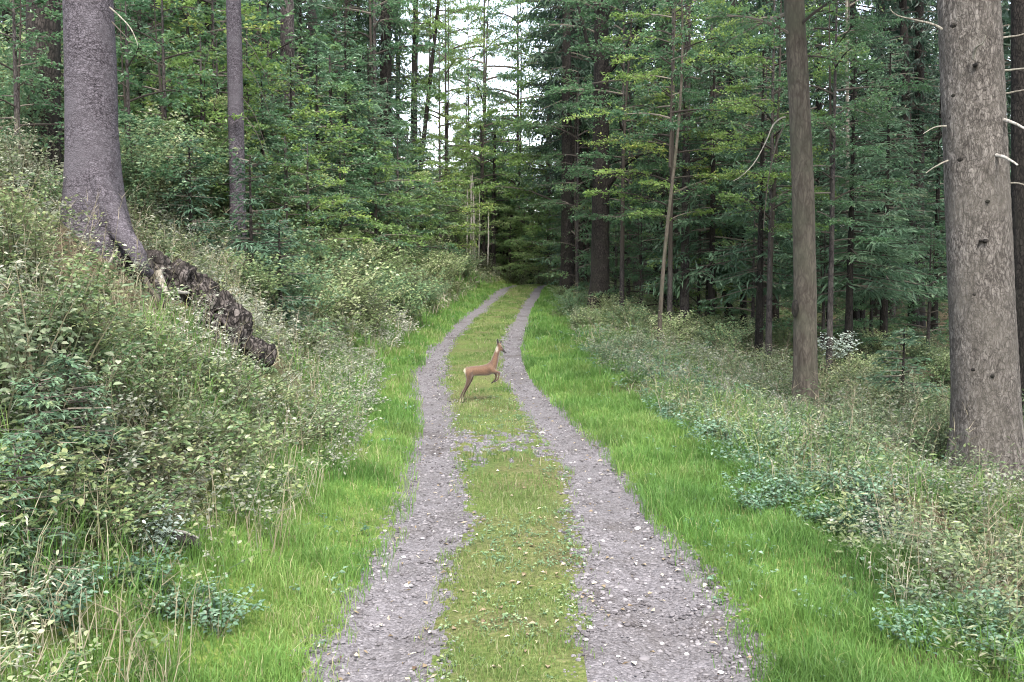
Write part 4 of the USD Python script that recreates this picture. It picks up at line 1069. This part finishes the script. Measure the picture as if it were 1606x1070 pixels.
cover("undergrowth", "blue-green nettles bordering the right verge grass", 2200, 1.95, 3.7, "nettle", 56, (.08, .28), .038, 10, keep=lambda x, D, tt: G2.random(len(x)) < 1.1 * patchy(x, D, .8, 19, .38, .58))
cover("undergrowth", "low green cover on the dim floor of the right forest", 3600, 5, 34, "bramble_dark", 57, (.1, .4), .07, 8, d1=60)
cover("undergrowth", "low green cover on the upper left slope", 5200, -26, -5, "bramble", 58, (.15, .6), .07, 10, d1=52)
cover("clover", "small pale clover leaves in the strip between the ruts", 1500, -.6, .6, "slope_leaf", 59, (.015, .04), .022, 4, d1=14, keep=lambda x, D, tt: (~in_rut(x, D, 0)) & (G2.random(len(x)) < 1.1 * patchy(x, D, 1.7, 25, .42, .6)), reach=.04)
cover("verge_weeds", "small broad-leaved weeds standing in the verge grass", 1500, -2.2, 2.6, "nettle", 60, (.03, .10), .035, 6, d1=30, keep=lambda x, D, tt: (np.abs(tt) > 1.1) & (G2.random(len(x)) < patchy(x, D, 1.5, 26, .45, .6)), reach=.08)

# dry stalks
p, D, tt = sprinkle(800, -6.5, -1.8, 3, 40, 61)
p2, D2, tt2 = sprinkle(700, 2.3, 7, 4, 36, 62)
for q, dd, lab in ((p, D, "thin brown dead stalks standing on the left bank"), (p2, D2, "thin brown dead stalks standing among the weeds on the right")):
    b = Buf(); g = np.random.default_rng(63 + len(q))
    h = g.uniform(.3, .85, len(q)) * np.clip((dd - 1) / 5, .35, 1); top = q + np.stack([g.normal(0, .14, len(q)), g.normal(0, .14, len(q)), h], -1)
    thin(b, q, top, .0035 * np.maximum(1, dd / 12), g.uniform(.35, 1, len(q)))
    for e in range(5):
        z = g.uniform(.45, .95, len(q))[:, None]; A = q + (top - q) * z
        thin(b, A, A + np.stack([g.normal(0, .07, len(q)), g.normal(0, .07, len(q)), g.uniform(.03, .14, len(q))], -1), .0028 * np.maximum(1, dd / 12), g.uniform(.35, 1, len(q)))
    tag(b.put("/World", "dead_stalks", "stem"), lab, "dead stalks", kind="stuff")

# gravel stones on the ruts
g = np.random.default_rng(71)
p, D, tt = sprinkle(52000, -1.25, 1.35, 4.0, 24, 72, keep=lambda x, D, tt: in_rut(x, D, .08) & (G2.random(len(x)) < .16 + .9 * patchy(x, D, 1.4, 78, .38, .62) * (.35 + np.clip(np.abs(np.abs(tt) - .78) / .3, 0, 1))))
oc = trimesh.creation.icosphere(1, 1.0) if False else trimesh.creation.icosahedron()
N = len(p)
sz = .003 + .011 * g.random(N) ** 4.0 + .003 * (D / 12)
ax = g.random((N, 12, 3)) * .5 + .75
Vs = oc.vertices[None] * ax * sz[:, None, None] * np.stack([g.uniform(.8, 1.6, N), g.uniform(.8, 1.6, N), g.uniform(.45, .8, N)], -1)[:, None]
a = g.random(N) * 6.283; ca, sa = np.cos(a)[:, None], np.sin(a)[:, None]
Vs = np.stack([Vs[..., 0] * ca - Vs[..., 1] * sa, Vs[..., 0] * sa + Vs[..., 1] * ca, Vs[..., 2]], -1) + (p + np.array([0, 0, 1.]) * (sz * .25)[:, None])[:, None]
b = Buf(); b.add(Vs.reshape(-1, 3), (np.arange(N)[:, None, None] * 12 + oc.faces[None]).reshape(-1, 3), np.repeat(np.clip(g.normal(.40, .22, N), 0, 1), 12))
tag(b.put("/World", "gravel", "stone"), "loose grey gravel stones scattered in the wheel ruts", "gravel", kind="stuff")
for k, (px, py, s) in enumerate([(968, 772, .05), (1000, 830, .035), (1022, 805, .05), (975, 768, .03), (940, 838, .03), (950, 915, .035), (972, 922, .03), (1030, 960, .04), (690, 800, .04), (640, 920, .035), (1010, 1035, .035), (870, 700, .045), (700, 905, .03), (850, 680, .04)]):
    q = hit(px, py); sp_ = trimesh.creation.icosphere(2, 1.0)
    vv = sp_.vertices * (1 + .5 * (fbm(sp_.vertices * 1.6 + k * 3.1, 2, k) - .5))[:, None] * np.array([s, s * .7, s * .42])
    c, s_ = math.cos(k), math.sin(k); vv = np.stack([vv[:, 0] * c - vv[:, 1] * s_, vv[:, 0] * s_ + vv[:, 1] * c, vv[:, 2]], -1)
    pl = "right wheel rut" if px > 820 else "left wheel rut"
    alike(tag(put_mesh("/World", "loose_stone", vv + q + [0, 0, s * .15], sp_.faces, "stone", np.full(len(vv), [.35, .9, .55, .2][k % 4]), smooth=True), f"larger loose stone lying in the {pl}", "stone", f"larger stones in the {pl}"), f"larger loose stone lying in the {pl}", px)

# fallen leaves and bits of straw on track and litter on the right
p, D, tt = sprinkle(750, -1.3, 1.5, 4.0, 18, 73)
p2, D2, _ = sprinkle(12000, 2.3, 6.0, 4.0, 20, 74, keep=lambda x, D, tt: G2.random(len(x)) < 1.1 * patchy(x, D, .8, 29, .42, .58))
b = Buf(); q = np.vstack([p, p2]); N = len(q); a = g.random(N) * 6.283
leaves(b, q + [0, 0, .012], np.stack([np.cos(a), np.sin(a), g.normal(0, .12, N)], -1), np.array([0, 0, 1.]) + g.normal(0, .3, (N, 3)), g.uniform(.02, .06, N), g.uniform(.008, .032, N), np.clip(g.normal(.5, .25, N), 0, 1))
tag(b.put("/World", "fallen_leaves", "fallen_leaf"), "pale fallen leaves and straw bits on the track and the right litter", "fallen leaves", kind="stuff")

# ------------------------------------------------------------------ roe deer leaping over the track
feet = base(721, 13.6)
dz = float(P(721, 637, 13.6)[2]); feet[2] = max(feet[2], dz - .05)
SC = 13.6 / FPX / 7.643


def J(cx, cy, dy=0.0):
    return feet + np.array([(cx - 235) * SC, dy, (972 - cy) * SC])


def chain(pts):
    out = []
    for (c0, q0), (c1, q1) in zip(pts[:-1], pts[1:]):
        out.append(m3.Manifold.batch_hull([m3.Manifold.sphere(float(q0), 20).translate(tuple(map(float, c0))), m3.Manifold.sphere(float(q1), 20).translate(tuple(map(float, c1)))]))
    return out


sc = lambda v: v * SC
parts = chain([(J(318, 572), sc(42)), (J(370, 578), sc(62)), (J(470, 570), sc(60)), (J(560, 558), sc(63)), (J(620, 530), sc(60)), (J(652, 480), sc(50)), (J(672, 400), sc(39)), (J(693, 320), sc(31)), (J(706, 280), sc(30))])
parts += chain([(J(470, 582), sc(52)), (J(580, 570), sc(62)), (J(640, 545), sc(48))])
parts += chain([(J(710, 276), sc(30)), (J(738, 302), sc(25)), (J(765, 332), sc(17)), (J(784, 350), sc(14))])
parts += chain([(J(298, 560), sc(12)), (J(286, 580), sc(11))])
for dy, ox in ((-.055, 0), (.055, 26)):
    parts += chain([(J(345 + ox * .3, 590, dy), sc(54)), (J(356 + ox * .6, 660, dy), sc(34)), (J(320 + ox, 745, dy), sc(16)), (J(268 + ox, 838, dy), sc(9.5)), (J(257 + ox, 858, dy), sc(10.5)), (J(247 + ox, 915, dy), sc(6.5)), (J(240 + ox, 950, dy), sc(8.5)), (J(238 + ox, 962, dy), sc(7))])
for dy, ox, oy in ((-.05, 0, 0), (.05, -34, 22)):
    parts += chain([(J(610, 545, dy), sc(46)), (J(636, 586, dy), sc(28)), (J(680 + ox, 577 + oy, dy), sc(14.5)), (J(716 + ox, 590 + oy, dy), sc(12.5)), (J(708 + ox, 640 + oy, dy), sc(8)), (J(696 + ox, 680 + oy, dy), sc(9.5)), (J(668 + ox, 692 + oy, dy), sc(8))])
for dy, tx, ty in ((-.035, 690, 185), (.04, 738, 212)):
    e0, e1 = J(703 if dy < 0 else 716, 262, dy * .6), J(tx, ty, dy * 1.7)
    mid = (e0 + e1) / 2
    parts += chain([(e0, sc(12)), (mid, sc(19)), (e1, sc(7))])
body = m3.Manifold.batch_boolean(parts, m3.OpType.Add).refine_to_length(.016)
Vd, Fd, _ = meshkit.arrays(body)
tm = trimesh.Trimesh(Vd, Fd, process=True)
trimesh.smoothing.filter_taubin(tm, lamb=.5, nu=-.52, iterations=14)
Vd, Fd = np.array(tm.vertices), np.array(tm.faces)
cxp, cyp = 235 + (Vd[:, 0] - feet[0]) / SC, 972 - (Vd[:, 2] - feet[2]) / SC
col = np.tile(np.array([.084, .046, .026]), (len(Vd), 1))


def paint(mask, c):
    w = np.clip(mask, 0, 1)[:, None]
    col[:] = col * (1 - w) + np.array(c) * w


back = np.clip((545 - cyp) / 40, 0, 1) * (cxp > 330) * (cxp < 640)
paint(back * .6, (.060, .033, .022))
paint(np.clip(1 - np.hypot((cxp - 288) / 30, (cyp - 585) / 70), 0, 1) * 2.0, (.36, .30, .20))          # pale rump
paint(np.clip((cyp - 760) / 70, 0, 1) * (cxp < 420) * .85, (.035, .022, .016))                                # dark hock
paint(np.clip((cyp - 890) / 25, 0, 1) * (cxp < 420), (.20, .17, .11))
paint(np.clip(1 - np.abs(cxp - (392 - .42 * (cyp - 570))) / 34, 0, 1) * (cyp > 575) * (cyp < 800) * (cxp < 430) * .8, (.038, .022, .016))
paint(np.clip((cyp - (628 - .25 * (cxp - 520))) / 18, 0, 1) * (cxp > 500) * (cxp < 660) * .8, (.035, .022, .016))
paint(np.clip((cxp - (690 + .08 * (300 - cyp))) / 10, 0, 1) * (cyp > 350) * (cyp < 540) * .7, (.045, .027, .02))
paint(np.clip((cyp - 560) / 30, 0, 1) * (cxp > 652) * .7, (.045, .028, .02))                                 # forelegs
paint(np.clip(1 - np.hypot((cxp - 682) / 26, (cyp - 305) / 55), 0, 1) * 1.5, (.24, .21, .17))               # pale throat side
paint(np.clip((cxp - 742) / 16, 0, 1) * (cyp < 420), (.018, .015, .014))                                     # muzzle
paint(np.clip((246 - cyp) / 14, 0, 1), (.014, .012, .011))                                                   # ears
deer = thing("roe_deer", "brown roe deer with pale rump leaping to the right across the track", "deer")
put_mesh(path(deer), "body", Vd, Fd, "deer_coat", smooth=True, colors=col)
for dy, hx, hy in ((-.055, 236, 966), (.055, 262, 966), (-.05, 656, 700), (.05, 622, 722)):
    b = Buf(); h = m3.Manifold.batch_hull([m3.Manifold.sphere(sc(9), 12).translate(tuple(map(float, J(hx + (8 if hy > 900 else 10), hy - 6, dy)))), m3.Manifold.sphere(sc(5), 12).translate(tuple(map(float, J(hx - 6, hy + 6, dy))))])
    vv, ff, _ = meshkit.arrays(h); b.add(vv, ff, .5); b.put(path(deer), "hoof", "hoof", smooth=True)
for dy in (-.031, .031):
    b = Buf(); b.add(ic.vertices * sc(7.5) + J(735, 290, dy * .72), ic.faces, .5); b.put(path(deer), "eye", "eye", smooth=True)
b = Buf(); b.add(ic.vertices * sc(10) * [1, 1, .8] + J(792, 352), ic.faces, .5); b.put(path(deer), "nose", "hoof", smooth=True)

# ------------------------------------------------------------------ labels of look-alikes: their order from the left
ORDER = "first second third fourth fifth sixth seventh eighth ninth tenth eleventh twelfth thirteenth".split()
for label, found in ALIKE.items():
    if 2 <= len(found) <= 13:
        for k, (_, prim) in enumerate(sorted(found, key=lambda a: a[0])):
            prim.SetCustomDataByKey("label", f"{label}, {ORDER[k]} from the left")
